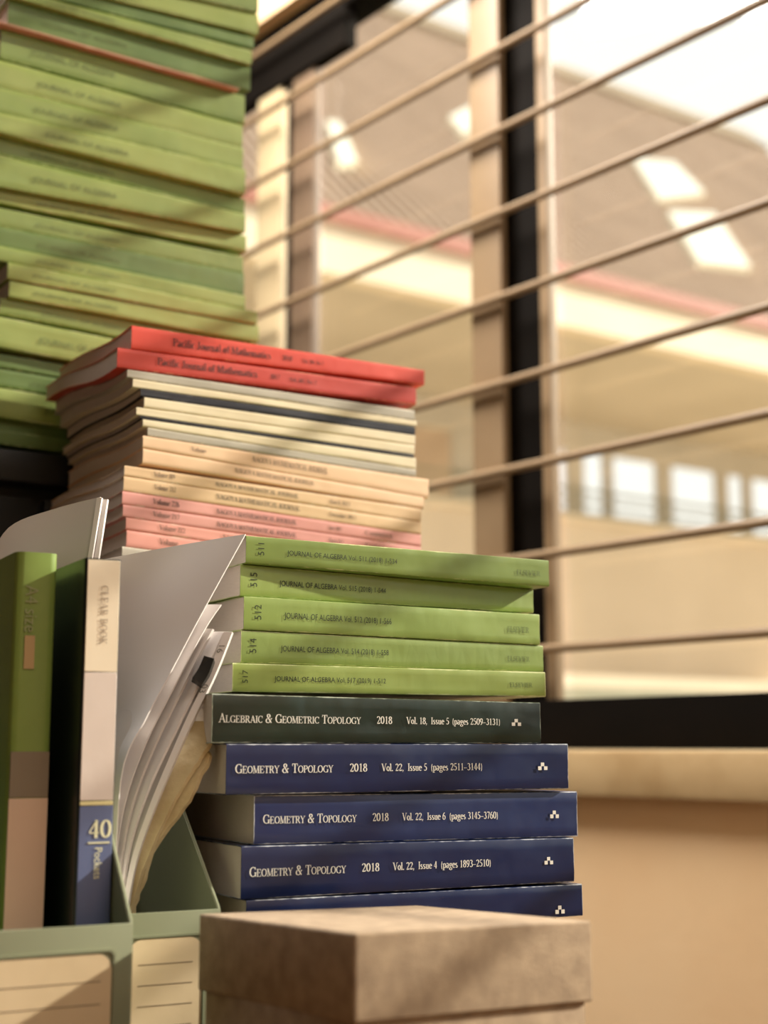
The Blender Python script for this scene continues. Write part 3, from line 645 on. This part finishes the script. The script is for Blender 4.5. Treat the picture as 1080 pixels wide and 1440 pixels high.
names_c = ['green journal at the very top of the tall back stack, cut off by the frame', 'green journal second from the top of the tall back stack', 'thin green journal third from the top of the tall back stack',
 'thin green journal with a dark gap beneath it near the top of the back stack', 'green journal just above the thin pink one in the back stack', 'very thin pink journal, the only pink one in the green back stack',
 'green journal in shade directly under the thin pink one', 'pale green journal with a white crease near its left end, second below the pink one', 'bright green journal third below the thin pink one',
 'pale green journal with a creased spine and a dark gap beneath its right end', 'green journal crossed by a shadow, just below the wide dark gap', 'olive green journal above the dark gap in the middle of the back stack',
 'thin bright green journal between two dark gaps of the back stack', 'green journal below the second dark gap of the back stack', 'darker green journal in the middle of the tall back stack',
 'thin green journal above the two that stick out to the right', 'green journal sticking out at the right, upper of two in the back stack', 'green journal sticking out at the right, lower of two in the back stack',
 'green journal just above the thick crumpled one in the back stack', 'thick yellow green journal with a crumpled shrink-worn spine, left of the red journals', 'thin dark green journal below the thick crumpled one',
 'dark green journal above the lettered bright one low in the back stack', 'bright green lettered journal low in the back stack beside the red ones', 'thin dark green journal near the foot of the back stack', 'dark green journal at the foot of the tall back stack']
RECC = [0, .003, .006, .001, .007, .001, .009, .003, .002, .000, .009, .002, .009, .008, .006, .001, -.001, .001, .007, .002, .009, .010, .003, .011, .004]
stC = Stack(); lowC = None
for i, row in enumerate(reversed(IC)):
    a, b, c, d, xr, ci = row; k = len(IC) - 1 - i
    cv = SALMON if ci == 'pink' else GBACK[ci]
    tx = []
    rnd = random.Random(i)
    if d - c > 15: 
        s = rnd.uniform(-12, 12)
        tx = [('sans', 'JOURNAL OF ALGEBRA', 52 + s, 170 + s, .36, .22, 'ink_faint', 'title_lettering')]
    x_, y_ = PC.p(0, RECC[k] if k < len(RECC) else 0); PCi = Plane(x_, y_, 33)
    o = volume('journal', names_c[k], 'book', 'journals in the tall back stack', PCi, 0, xr, (a, b, c, d), .165, cv, M['pages'], stC, L=.252, right_anchor=True, texts=tx, seed=90 + i, wob=0.0004, snap=0.0025)
    if i == 0: lowC = o
print('C z', lowC['_z'], lowC.location, [round(v, 3) for v in (PC.X, PC.Y)])
zc = lowC['_z']
cab = thing('cabinet', 'black desktop cabinet under the tall green stack', 'cabinet', (lowC.location.x, lowC.location.y, DZ), rad(33))
hc = zc - DZ - 0.0005
box('cabinet_body', -0.2, 0.30, 0.012, 0.20, 0, hc - 0.028, M['black'], cab, 0.002)
box('cabinet_top', -0.21, 0.31, -0.010, 0.205, hc - 0.028, hc, M['black'], cab, 0.003)
dr = box('door', -0.19, 0.04, 0.000, 0.012, 0.01, hc - 0.04, M['black'], cab, 0.002)
box('door', 0.05, 0.29, 0.000, 0.012, 0.01, hc - 0.04, M['black'], cab, 0.002)
# ------------------------------------------------------------------ magazine files, binders, papers
def mag_file(label, px, py, Y, yaw, W, D, zt, hback, slope0, lines):
    a, e = ray(px, py); p = Plane(a * Y, Y, yaw)
    ft = H + e * Y - DZ                      # height of the front's top edge
    r = thing('magazine_file', label, 'file holder', (p.X, p.Y, DZ), rad(yaw), 'grey green magazine files')
    t = 0.0022
    def panel(name, pts, off, axis, mat=M['plastic_file']):
        """extruded outline; pts in (depth,z) for side walls or (x,z) for front"""
        bm = bmesh.new(); ring = []
        for o_ in (off, off + t):
            ring.append([bm.verts.new((o_, q[0], q[1]) if axis == 'x' else (q[0], o_, q[1])) for q in pts])
        n = len(pts); bm.faces.new(ring[0]); bm.faces.new(ring[1][::-1])
        for i in range(n): bm.faces.new((ring[0][i], ring[1][i], ring[1][(i + 1) % n], ring[0][(i + 1) % n]))
        bmesh.ops.recalc_face_normals(bm, faces=bm.faces)
        bmesh.ops.bevel(bm, geom=list(bm.edges), offset=0.0006, segments=2, affect='EDGES')
        return bm_obj(name, bm, mat, r)
    dtop = (hback - ft) / slope0
    side = [(0, 0), (D, 0), (D, hback), (min(dtop, D * .9), hback), (0.002, ft + 0.002), (0, ft - 0.001)]
    panel('side_wall', side, -t, 'x'); panel('side_wall', side, -W, 'x')
    box('base', -W + t, -t, 0, D, 0, t, M['plastic_file'], r)
    box('back_wall', -W + t, -t, D - t, D, 0, hback, M['plastic_file'], r)
    box('front_wall', -W + t * .5, -t * .5, 0, t, 0.0, ft, M['plastic_file'], r, 0.0005)
    # raised label holder with round corners
    def rr(x0, x1, z0, z1, rad_, y0, y1, name, mat, hole=None):
        def outline(x0, x1, z0, z1, q):
            o = []
            for cx, cz, s in ((x1 - q, z1 - q, 0), (x0 + q, z1 - q, 90), (x0 + q, z0 + q, 180), (x1 - q, z0 + q, 270)):
                for k in range(6): o.append((cx + q * math.cos(rad(s + 18 * k)), cz + q * math.sin(rad(s + 18 * k))))
            return o
        bm = bmesh.new(); A = outline(x0, x1, z0, z1, rad_)
        if hole:
            B = outline(x0 + hole, x1 - hole, z0 + hole, z1 - hole, max(rad_ * .8, 0.001))
            va = [[bm.verts.new((x, y, z)) for x, z in ring] for ring in (A, B) for y in (y0, y1)]
            n = len(A)
            for i in range(n):
                j = (i + 1) % n
                bm.faces.new((va[0][i], va[0][j], va[2][j], va[2][i])); bm.faces.new((va[0][i], va[1][i], va[1][j], va[0][j])); bm.faces.new((va[2][i], va[2][j], va[3][j], va[3][i]))
        else:
            va = [[bm.verts.new((x, y, z)) for x, z in A] for y in (y0, y1)]; n = len(A)
            bm.faces.new(va[0]); bm.faces.new(va[1][::-1])
            for i in range(n): bm.faces.new((va[0][i], va[1][i], va[1][(i + 1) % n], va[0][(i + 1) % n]))
        return bm_obj(name, bm, mat, r)
    m0 = 0.0095
    z1 = ft - 0.0125
    rr(-W + m0, -m0, z1 - 0.075, z1, 0.004, -0.0012, 0.0004, 'label_frame', M['plastic_file'], 0.0014)
    lab = rr(-W + m0 + 0.0022, -m0 - 0.0022, z1 - 0.073, z1 - 0.0022, 0.008, -0.0007, -0.0001, 'label_card', M['label_card'])
    for k in range(4):
        zz = z1 - 0.0165 - 0.0115 * k
        box('ruled_line', -W + m0 + 0.008, -m0 - 0.008, -0.00085, -0.00065, zz, zz + 0.0004, M['ink_soft'], lab)
    return r, p
f1, p1 = mag_file('grey green plastic magazine file at lower left holding the binders', 188, 1298, 0.79, 28, 0.096, 0.21, 0, 0.235, 1.10, 3)
f2, p2 = mag_file('grey green plastic magazine file between the first one and the brown box, holding loose papers', 311, 1278, 0.87, 28, 0.068, 0.20, 0, 0.198, 0.85, 3)

def binder(label, name, xl, xr, ytop, Y, yaw, hgt, D, bands, side, texts, round_=0.003):
    """spine facing the camera, U-shaped shell with inner pockets; bands: (y0,y1,mat) coloured zones"""
    a, e = ray(xl, ytop); p = Plane(a * Y, Y, yaw); W = p.l(xr, ytop); zt = H + e * Y; hgt = zt - DZ - 0.003
    r = thing(name, label, 'binder', (p.X, p.Y, zt - hgt), rad(yaw))
    def shell(z0, z1, out, nm, mat, full=True):
        q = round_ + out; pts = []
        dpt = D if full else 0.004
        th = 0.0012
        def loop(o, dd):
            L = [(-o, dd)]
            for k in range(5): L.append((q - o - q * math.sin(rad(22.5 * k)) + 0 * o if False else (q - o) - (q) * math.cos(rad(22.5 * k)) + 0, q - o - q * math.sin(rad(22.5 * k))))
            R = [(W - x, y) for x, y in reversed(L)]
            return L + R
        O = loop(out, dpt); bm = bmesh.new()
        I = [(min(max(x, th), W - th), max(y, th)) for x, y in O]
        rings = []
        for z in (z0, z1):
            rings.append([bm.verts.new((x, y, z)) for x, y in O]); rings.append([bm.verts.new((x, y, z)) for x, y in I])
        n = len(O)
        for i in range(n - 1):
            bm.faces.new((rings[0][i], rings[0][i + 1], rings[2][i + 1], rings[2][i]))
            if full: bm.faces.new((rings[1][i], rings[3][i], rings[3][i + 1], rings[1][i + 1]))
            bm.faces.new((rings[2][i], rings[2][i + 1], rings[3][i + 1], rings[3][i])); bm.faces.new((rings[0][i], rings[1][i], rings[1][i + 1], rings[0][i + 1]))
        for i in (0, n - 1): bm.faces.new((rings[0][i], rings[2][i], rings[3][i], rings[1][i]))
        bmesh.ops.remove_doubles(bm, verts=bm.verts, dist=1e-6)
        return bm_obj(nm, bm, mat, r)
    shell(0, hgt, 0.0, 'cover', side)
    box('pockets', 0.0018, W - 0.0018, 0.008, D - 0.012, 0.004, hgt - 0.006, M['paper_grey'], r)
    def zof(py): return H + ray((xl + xr) / 2, py)[1] * Y - (zt - hgt)
    for y0, y1, mt in bands: # coloured card behind the clear spine
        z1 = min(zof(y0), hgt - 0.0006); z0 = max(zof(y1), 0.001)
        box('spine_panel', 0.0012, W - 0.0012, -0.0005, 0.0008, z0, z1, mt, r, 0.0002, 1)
    for kind, s, cx0, cx1, y0, y1, mt, nm in texts:
        if kind == 'down':       # reads from top to bottom
            polys, w = s; zt_, zb_ = zof(y0), zof(y1)
            lettering(nm, polys, lambda u, v: (W * (cx0 + (cx1 - cx0) * v), -0.0009, zt_ - (zt_ - zb_) * u / w), M[mt], r)
        elif kind == 'flat':
            polys, w = s; zt_, zb_ = zof(y0), zof(y1)
            lettering(nm, polys, lambda u, v: (W * (cx0 + (cx1 - cx0) * u / w), -0.0009, zb_ + (zt_ - zb_) * v), M[mt], r)
        elif kind == 'bar':
            zt_, zb_ = zof(y0), zof(y1)
            box(nm, W * cx0, W * cx1, -0.0009, -0.0004, zb_, zt_, M[mt], r)
    return r, p, W
def plain(n, c, rough=0.4, coat=0.25): return varied(n, srgb(*c), srgb(*[min(255, v + 6) for v in c]), 20, rough, 0.15, 40, coat=coat)
M['b_green'] = plain('binder_green', (128, 152, 74))
M['b_taupe'] = plain('binder_taupe_band', (132, 118, 100)); M['b_pink'] = plain('binder_pinkish_band', (222, 190, 166)); M['b_tag'] = plain('binder_small_tag', (186, 156, 110))
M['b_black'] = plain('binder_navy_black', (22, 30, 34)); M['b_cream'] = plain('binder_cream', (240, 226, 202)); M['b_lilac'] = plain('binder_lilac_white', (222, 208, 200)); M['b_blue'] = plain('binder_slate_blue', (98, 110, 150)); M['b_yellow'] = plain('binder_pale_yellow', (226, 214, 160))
M['lime'] = base_mat('olive_lettering', srgb(150, 158, 110), 0.5)[0]; M['tan_ink'] = base_mat('tan_lettering', srgb(166, 148, 130), 0.5)[0]; M['lemon'] = base_mat('pale_yellow_lettering', srgb(240, 238, 200), 0.5)[0]
binder('green A4 size binder at the left edge, standing in the front file', 'binder', 24, 83, 775, 0.815, 28, 0.31, 0.12,
       [(1057, 1122, M['b_taupe']), (1123, 1400, M['b_pink'])], M['b_green'],
       [('down', sans('A4 size'), .24, .56, 822, 888, 'lime', 'size_lettering'), ('bar', None, .26, .50, 893, 940, 'b_tag', 'small_tag')], 0.005)
binder('clear book binder with a white and slate blue spine reading 40 Pockets', 'binder', 121, 172, 784, 0.808, 28, 0.31, 0.12,
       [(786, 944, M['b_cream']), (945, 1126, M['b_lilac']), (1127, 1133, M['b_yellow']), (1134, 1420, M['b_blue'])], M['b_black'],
       [('down', serif('CLEAR BOOK', sp=.06), .43, .63, 822, 906, 'tan_ink', 'title_lettering'), ('flat', serif('40'), .30, .92, 1153, 1179, 'lemon', 'number_lettering'),
        ('bar', None, .30, .88, 1185, 1187, 'lemon', 'rule'), ('down', sans('Pockets'), .48, .70, 1192, 1237, 'lemon', 'pockets_lettering')], 0.003)

def catmull(P, t):
    n = len(P) - 1; x = t * n; i = min(int(x), n - 1); f = x - i
    p0, p1, p2, p3 = P[max(i - 1, 0)], P[i], P[i + 1], P[min(i + 2, n)]
    return 0.5 * ((2 * p1) + (p2 - p0) * f + (2 * p0 - 5 * p1 + 4 * p2 - p3) * f * f + (3 * p1 - p0 - 3 * p2 + p3) * f ** 3)
def sheet(name, rows, thick, mat, parent=None, nu=10, nv=26, jag=0.0, seed=0):
    """curved sheet through rows of 3-D points, real thickness away from the camera"""
    R = [[at(*p) for p in row] for row in rows]
    rnd = random.Random(seed)
    g = []
    for j in range(nv + 1):
        ctl = [catmull([row[k] for row in R], j / nv) for k in range(len(R[0]))]
        g.append([catmull(ctl, i / nu) for i in range(nu + 1)])
    if jag:
        for j in range(nv + 1):
            d = (g[j][nu] - g[j][nu - 1]).normalized(); g[j][nu] = g[j][nu] + d * rnd.uniform(-jag, jag)
    nrm = [[None] * (nu + 1) for _ in range(nv + 1)]
    for j in range(nv + 1):
        for i in range(nu + 1):
            du = g[j][min(i + 1, nu)] - g[j][max(i - 1, 0)]; dv = g[min(j + 1, nv)][i] - g[max(j - 1, 0)][i]
            n_ = du.cross(dv)
            if n_.length < 1e-9: n_ = Vector((0, 1, 0))
            n_.normalize()
            if n_.y < 0: n_ = -n_
            nrm[j][i] = n_
    o0 = g[nv][0].copy(); o0.z = min(p.z for r_ in g for p in r_)
    vs = [p - o0 for r_ in g for p in r_] + [g[j][i] + nrm[j][i] * thick - o0 for j in range(nv + 1) for i in range(nu + 1)]
    N = (nv + 1) * (nu + 1); fs = []
    ix = lambda j, i: j * (nu + 1) + i
    for j in range(nv):
        for i in range(nu):
            a, b, c, d = ix(j, i), ix(j, i + 1), ix(j + 1, i + 1), ix(j + 1, i)
            fs.append((a, d, c, b)); fs.append((a + N, b + N, c + N, d + N))
    for j in range(nv):
        for i, f in ((0, 0), (nu, 1)):
            a, b = ix(j, i), ix(j + 1, i); q = (a, a + N, b + N, b); fs.append(q if not f else q[::-1])
    for i in range(nu):
        for j, f in ((0, 1), (nv, 0)):
            a, b = ix(j, i), ix(j, i + 1); q = (a, a + N, b + N, b); fs.append(q if not f else q[::-1])
    o = mesh(name, vs, fs, mat, parent); 
    if parent is None: o.location = o0
    else: o.location = o0 - parent.location
    return o
YTOP, YBOT = 0.905, 0.868      # depth of the leaning bundle at its top and from half-way down
def slant(right, w, Y, dY=0.012, top=None):
    """rows of a leaning sheet: its right-hand edge in the photograph, width in px, depth"""
    rows = []
    n = len(right)
    for k, (x, y) in enumerate(right):
        yy = YTOP + (YBOT - YTOP) * min(max((y - 780) / 320.0, 0), 1) + Y
        rows.append([(x - w, y - (0.0 if top is None or k else top), yy + dY), (x - w * .5, y - (0 if top is None or k else top * .5), yy + dY * .4), (x, y, yy)])
    return rows
GP = 'loose papers and booklets leaning in the second file'
o = sheet('paper_sheet', [[(148, 786, .925), (250, 767, .920), (345, 751, .903)], [(146, 870, .915), (215, 850, .905), (285, 860, .890)], [(146, 950, .905), (190, 935, .895), (240, 945, .880)],
                          [(140, 1020, .90), (172, 1015, .888), (205, 1010, .872)], [(136, 1090, .89), (152, 1090, .88), (170, 1092, .866)], [(134, 1290, .875), (147, 1292, .870), (160, 1294, .864)]], 0.0008, M['paper'])
tag(o, 'large white sheet curling up to a point at the top left of the green volumes', 'paper', GP)
specs = [
 ('paper_sheet', 'grey white sheet just behind the large curling sheet', [(320, 776), (308, 803), (268, 882), (201, 998), (168, 1085), (156, 1180), (158, 1292)], 34, .0015, .0008, 'paper_grey', 0),
 ('paper_sheet', 'white sheet with a pointed corner showing low behind the curling sheet', [(311, 850), (286, 888), (240, 975), (205, 1045), (178, 1120), (164, 1200), (162, 1293)], 34, .0035, .0008, 'paper', 0),
 ('booklet', 'grey white booklet with a flat cut top, left of the black clip', [(299, 884), (264, 952), (216, 1050), (186, 1130), (170, 1210), (166, 1294)], 30, .005, .002, 'paper_grey', -2),
 ('booklet', 'narrow white booklet right behind the black clip', [(314, 889), (292, 935), (250, 1020), (208, 1110), (180, 1200), (170, 1294)], 28, .0062, .002, 'paper', 0),
]
for nm, lab, right, w, Y, th, mt, tp in specs:
    o = sheet(nm, slant(right, w, Y), th, M[mt], jag=0); tag(o, lab, 'paper' if nm == 'paper_sheet' else 'booklet', GP)
RY = lambda y: YTOP + (YBOT - YTOP) * min(max((y - 780) / 320.0, 0), 1)
bk = thing('booklet', 'white notebook with printed marks down its narrow spine, rightmost white one', 'booklet', at(178, 1296, .95), 0, GP)
right = [(326, 888), (302, 948), (266, 1022), (220, 1128), (190, 1215), (176, 1296)]
sheet('cover', slant(right, 30, .008, .006), 0.003, M['paper_grey'], bk)
sheet('spine_strip', [[(x - 12 + 6 * k / 5, y + 1, RY(y) + .0064), (x + .5, y + 1, RY(y) + .0062)] for k, (x, y) in enumerate(right)], 0.001, M['paper'], bk, nu=4)
# printed marks on the notebook's spine
def strip_text(s, y0, y1, f0, f1):
    polys, w = s
    def fn(u, v):
        t = (y0 + (y1 - y0) * u / w)
        for (xa, ya), (xb, yb) in zip(right, right[1:]):
            if ya <= t <= yb: break
        x = xa + (xb - xa) * (t - ya) / (yb - ya)
        kk = (t - right[0][1]) / (right[-1][1] - right[0][1])
        return at(x - 11 + 11 * v * .8 + 1, t, RY(t) + .0052) - bk.location
    lettering('spine_marks', polys, fn, M['ink_grey'], bk)
strip_text(sans('16'), 905, 918, 0, 1); strip_text(sans('03'), 962, 974, 0, 1)
o = sheet('binder_clip', [[(287, 922, .884), (301, 926, .884)], [(279, 940, .882), (294, 946, .882)], [(271, 952, .880), (284, 963, .880)]], 0.010, M['black'], nu=4, nv=6)
tag(o, 'small black clip pinching the white booklets', 'clip')
o = sheet('paper_bundle', slant([(302, 1014), (303, 1030), (283, 1062), (262, 1095), (226, 1162), (196, 1236), (178, 1297)], 40, .0115, .008), .004, M['paper_old'], jag=.0005, seed=3)
tag(o, 'yellowed dog-eared paper bundle touching the dark green journal', 'paper', GP)
o = sheet('paper_bundle', slant([(287, 1056), (293, 1066), (276, 1102), (257, 1138), (221, 1185), (203, 1232), (190, 1268), (184, 1298)], 40, .0160, .008), .004, M['paper_old'], jag=.0008, seed=5)
tag(o, 'yellowed torn paper bundle, lowest and furthest right in the second file', 'paper', GP)
# booklet standing behind the binders
bt = thing('booklet', 'grey booklet with white edges and a rounded corner standing behind the green binder', 'booklet', at(60, 1297, .90), 0)
sheet('cover', [[(-22, 800, .95), (12, 742, .945), (75, 716, .935), (141, 699, .92)], [(-26, 900, .945), (10, 890, .94), (70, 880, .93), (118, 868, .915)], [(-26, 1290, .93), (5, 1290, .925), (45, 1290, .915), (80, 1290, .90)]], .0012, M['paper_grey'], bt, nu=18, nv=10)
sheet('edge', [[(136, 700, .919), (143, 700, .918)], [(125, 775, .918), (131, 775, .917)], [(110, 868, .914), (117, 868, .913)], [(80, 1290, .90), (85, 1290, .90)]], .002, M['paper'], bt, nu=3, nv=8)
sheet('edge', [[(145, 702, .922), (151, 702, .921)], [(134, 775, .920), (140, 775, .919)], [(120, 868, .917), (126, 868, .916)], [(85, 1290, .90), (90, 1290, .90)]], .002, M['paper'], bt, nu=3, nv=8)

# ------------------------------------------------------------------ the brown box in front
YX = 0.675
c0 = at(499, 1312, YX)
yaw = 35; cx, sx = math.cos(rad(yaw)), math.sin(rad(yaw))
def onray(px, py, dirx, diry):
    a, e = ray(px, py); t = (a * c0.y - c0.x) / (dirx - a * diry); return Vector((c0.x + t * dirx, c0.y + t * diry, H + e * (c0.y + t * diry))), t
R1, tR = onray(832, 1295, cx, sx); L1, tL = onray(280, 1285, -sx, cx)
print('box', tR, tL, c0, R1, L1)
bx_ = thing('storage_box', 'brown linen-covered lidded box in front of the navy journals', 'box', (c0.x, c0.y, DZ), rad(yaw))
zc0, zR, zL = c0.z - DZ, R1.z - DZ, L1.z - DZ; zBk = zR + zL - zc0
lh = 0.0400
def tilt(x, y): return zc0 + (zR - zc0) * x / tR + (zL - zc0) * y / tL
bm = bmesh.new()
def tb(x0, x1, y0, y1, dz0, dz1, bev): hexa(bm, [(x, y, (tilt(x, y) + d)) for d in (dz0, dz1) for x, y in ((x0, y0), (x1, y0), (x1, y1), (x0, y1))], bev, 3)
tb(0, tR, 0, tL, -lh, 0, 0.0016)
bm_obj('lid', bm, M['kraft'], bx_)
bm = bmesh.new(); g_ = 0.003
hexa(bm, [(g_, g_, 0), (tR - g_, g_, 0), (tR - g_, tL - g_, 0), (g_, tL - g_, 0)] + [(x, y, tilt(x, y) - lh + 0.002) for x, y in ((g_, g_), (tR - g_, g_), (tR - g_, tL - g_), (g_, tL - g_))], 0.001, 2)
bm_obj('box_body', bm, M['kraft'], bx_)

# ------------------------------------------------------------------ outdoors: the hall across the way
ROOFY = 35
eL = Vector((math.cos(rad(ROOFY)), math.sin(rad(ROOFY)), 0)); eD = Vector((-eL.y, eL.x, 0))
Y0 = 12.0
E0 = at(770, 388, Y0)
BR = rad(ROOFY)
M['roof'] = varied('grey_brown_roof_sheet', srgb(186, 166, 148), srgb(176, 156, 138), 1.2, 0.8, 0.1, 6)
M['roof_light'] = varied('ridge_capping', srgb(158, 142, 120), srgb(150, 134, 112), 1.2, 0.8, 0.1, 6)
M['gutter'] = varied('dull_red_gutter', srgb(176, 118, 102), srgb(168, 110, 94), 2, 0.6, 0.1, 6)
M['fascia'] = varied('cream_fascia', srgb(236, 220, 194), srgb(230, 214, 186), 1, 0.8, 0.05, 6)
M['facade'] = varied('cream_facade', srgb(228, 210, 184), srgb(220, 202, 176), 1, 0.9, 0.1, 6)
M['facade2'] = varied('ochre_facade', srgb(204, 192, 172), srgb(194, 182, 162), 1, 0.9, 0.1, 6)
M['sky_pane'] = base_mat('skylight_glass', srgb(255, 250, 224), 0.1, coat=1.0)[0]
M['glow'] = base_mat('globe_lamp_glass', srgb(255, 248, 220), 0.3, emit=((1, .95, .8, 1), 0.5))[0]
M['railing'] = varied('grey_green_railing', srgb(150, 146, 122), srgb(140, 136, 112), 2, 0.6, 0.1, 6)
M['ground'] = varied('pale_paving', srgb(214, 196, 164), srgb(204, 186, 154), 0.5, 0.9, 0.1, 3)
def bl(o): o.location = (E0.x, E0.y, 0); o.rotation_euler = (0, 0, BR); return o
hall = tag(bl(empty('hall_building')), 'long cream building with a big sloping grey roof across the way', 'building')
def hb(name, x0, x1, y0, y1, z0, z1, mat, parent=None, bevel=0): return box(name, x0, x1, y0, y1, z0, z1, mat, parent or hall, bevel)
ez = E0.z; XA, XB = -9.0, 11.0
fh = 0.40
# ridge: back and up
RYD = 7.0
rp = at(770, 96, Y0)   # direction of the ridge line as seen above E0
# find ridge height: point on plane y_local=RYD whose pixel column is 770
a, e = ray(770, 96); t = 0
# local (x, RYD): world = E0 + eL x + eD RYD ; X = a*Y
xx = (a * (E0.y + eD.y * RYD) - (E0.x + eD.x * RYD)) / (eL.x - a * eL.y)
YR = E0.y + eL.y * xx + eD.y * RYD; rz = H + e * YR
print('roof', ez, rz)
def roofp(x, s, off=0.0):
    """point on the roof: s=0 eave .. 1 ridge"""
    nrm = Vector((0, -(rz - ez), RYD)).normalized()
    return Vector((x, -0.15 + (RYD + .15) * s, ez + (rz - ez) * s)) + nrm * off
bm = bmesh.new()
hexa(bm, [roofp(XA, 0, -.12), roofp(XB, 0, -.12), roofp(XB, 1, -.12), roofp(XA, 1, -.12), roofp(XA, 0), roofp(XB, 0), roofp(XB, 1), roofp(XA, 1)])
bm_obj('roof_slope', bm, M['roof'], hall, False)
bm = bmesh.new()
hexa(bm, [(XA, RYD, rz - .12), (XB, RYD, rz - .12), (XB, 2 * RYD, ez - .12), (XA, 2 * RYD, ez - .12), (XA, RYD, rz), (XB, RYD, rz), (XB, 2 * RYD, ez), (XA, 2 * RYD, ez)])
bm_obj('roof_slope', bm, M['roof'], hall, False)
bm = bmesh.new()
nr = 130
for i in range(nr):
    x = XA + (XB - XA) * (i + .5) / nr
    hexa(bm, [roofp(x - .022, 0.0), roofp(x + .022, 0.0), roofp(x + .022, .995), roofp(x - .022, .995), roofp(x - .014, 0.0, .05), roofp(x + .014, 0.0, .05), roofp(x + .014, .995, .05), roofp(x - .014, .995, .05)])
o = bm_obj('roof_ribs', bm, M['roof'], hall, False); o['kind'] = 'stuff'
bm = bmesh.new()
hexa(bm, [roofp(XA, .93, .0), roofp(XB, .93, .0), roofp(XB, 1.0, .0), roofp(XA, 1.0, .0), roofp(XA, .93, .12), roofp(XB, .93, .12), roofp(XB, 1.0, .13), roofp(XA, 1.0, .13)])
bm_obj('ridge_cap', bm, M['roof_light'], hall, False)
hb('gutter', XA, XB, -.25, -.10, ez - .09, ez + .03, M['gutter'])
hb('fascia', XA, XB, -.18, 0.0, ez - .09 - fh, ez - .09, M['fascia'])
hb('soffit', XA, XB, 0.0, 2.9, ez - .14 - fh + .06, ez - .1 - fh + .08, M['facade2'])
WY_ = 2.6          # facade set back under the eave
zt = ez - .4
def hz(px, py, yl):   # height and local x of a pixel on the plane y_local = yl
    a, e = ray(px, py)
    x = (a * (E0.y + eD.y * yl) - (E0.x + eD.x * yl)) / (eL.x - a * eL.y)
    return x, H + e * (E0.y + eL.y * x + eD.y * yl)
z_head = hz(860, 640, WY_)[1]; z_sillb = hz(860, 738, WY_)[1]
print('heads', z_head, z_sillb, zt)
hb('upper_wall', XA, XB, WY_, WY_ + .08, z_head, zt, M['facade2'])
hb('lower_wall', XA, XB, WY_, WY_ + .25, -3.5, z_sillb, M['facade'])
hb('parapet_coping', XA, XB, WY_ - .08, WY_ + .3, z_sillb - .02, z_sillb + .05, M['fascia'])
# piers between the openings
prs = [(300, 428), (470, 560), (640, 668), (800, 822), (853, 863), (927, 946), (1010, 1025), (1048, 1058)]
for p0, p1 in prs:
    x0, x1 = hz(p0, 690, WY_)[0], hz(p1, 690, WY_)[0]
    hb('pier', x0, x1, WY_, WY_ + .08, z_sillb, z_head, M['facade2'])
x0 = hz(1110, 690, WY_)[0]; hb('pier', x0, XB, WY_, WY_ + .08, z_sillb, z_head, M['facade2'])
hb('pier', XA, hz(200, 690, WY_)[0], WY_, WY_ + .08, z_sillb, z_head, M['facade2'])
# railing in front of the openings
for k in range(3): hb('rail', XA, XB, WY_ - .06, WY_ - .02, z_sillb + .06 + .13 * k, z_sillb + .09 + .13 * k, M['railing'])
# skylights and roof vents, set on the slope
nrm_w = None
def roof_hit(px, py):
    """local x and s on the roof plane under a pixel"""
    a, e = ray(px, py); d = Vector((a, 1, e))
    o_ = Vector((0, 0, H))
    P0 = E0 + Vector((0, 0, 0)); n_ = (eL.cross(eD * RYD + Vector((0, 0, rz - ez)))).normalized()
    t = (P0 - o_).dot(n_) / d.dot(n_); q = o_ + d * t - E0
    return q.dot(eL), q.dot(eD) / RYD
def skylight(quad, parent=hall):
    bm = bmesh.new(); c = [roof_hit(*p) for p in quad]
    hexa(bm, [roofp(x, s, .02) for x, s in c] + [roofp(x, s, .11) for x, s in c]); bm_obj('skylight', bm, M['sky_pane'], hall, False)
for q in ([(912, 293), (880, 236), (938, 240), (978, 284)], [(962, 384), (924, 312), (990, 314), (1036, 392)], [(640, 206), (620, 180), (650, 164), (668, 188)], [(458, 250), (444, 190), (462, 192), (484, 248)]): skylight(q)
# globe lamps hanging under the eave
for px, py in ((577, 470), (860, 522), (981, 546)):
    x, z = hz(px, py, 1.2)
    lp = bl(thing('globe_lamp', {577: 'small pale globe lamp under the far eave, seen left of the tan upright', 860: 'small pale globe lamp under the far eave, middle of the three', 981: 'small pale globe lamp under the far eave, rightmost of the three'}[px], 'lamp', group='globe lamps under the far eave'))
    bm = bmesh.new(); bmesh.ops.create_uvsphere(bm, u_segments=16, v_segments=10, radius=.085, matrix=__import__('mathutils').Matrix.Translation((x, 1.2, z)))
    bm_obj('globe', bm, M['glow'], lp)
    box('stem', x - .012, x + .012, 1.188, 1.212, z + .08, ez - .14 - fh + .06, M['railing'], lp)
# far ground and the low wall between
o = box('ground', -60, 80, 5.2, 120, -3.6, -3.5, M['ground']); o['kind'] = 'structure'
# terrace wall and walkway below the facade
x, zc_ = hz(900, 952, WY_ - 2.2)
hb('terrace_slab', XA, XB, WY_ - 2.2, WY_, -3.5, zc_, M['facade'])
hb('planter', XA, XB, WY_ - 2.6, WY_ - 2.2, -3.5, hz(900, 968, WY_ - 2.6)[1], M['railing'])
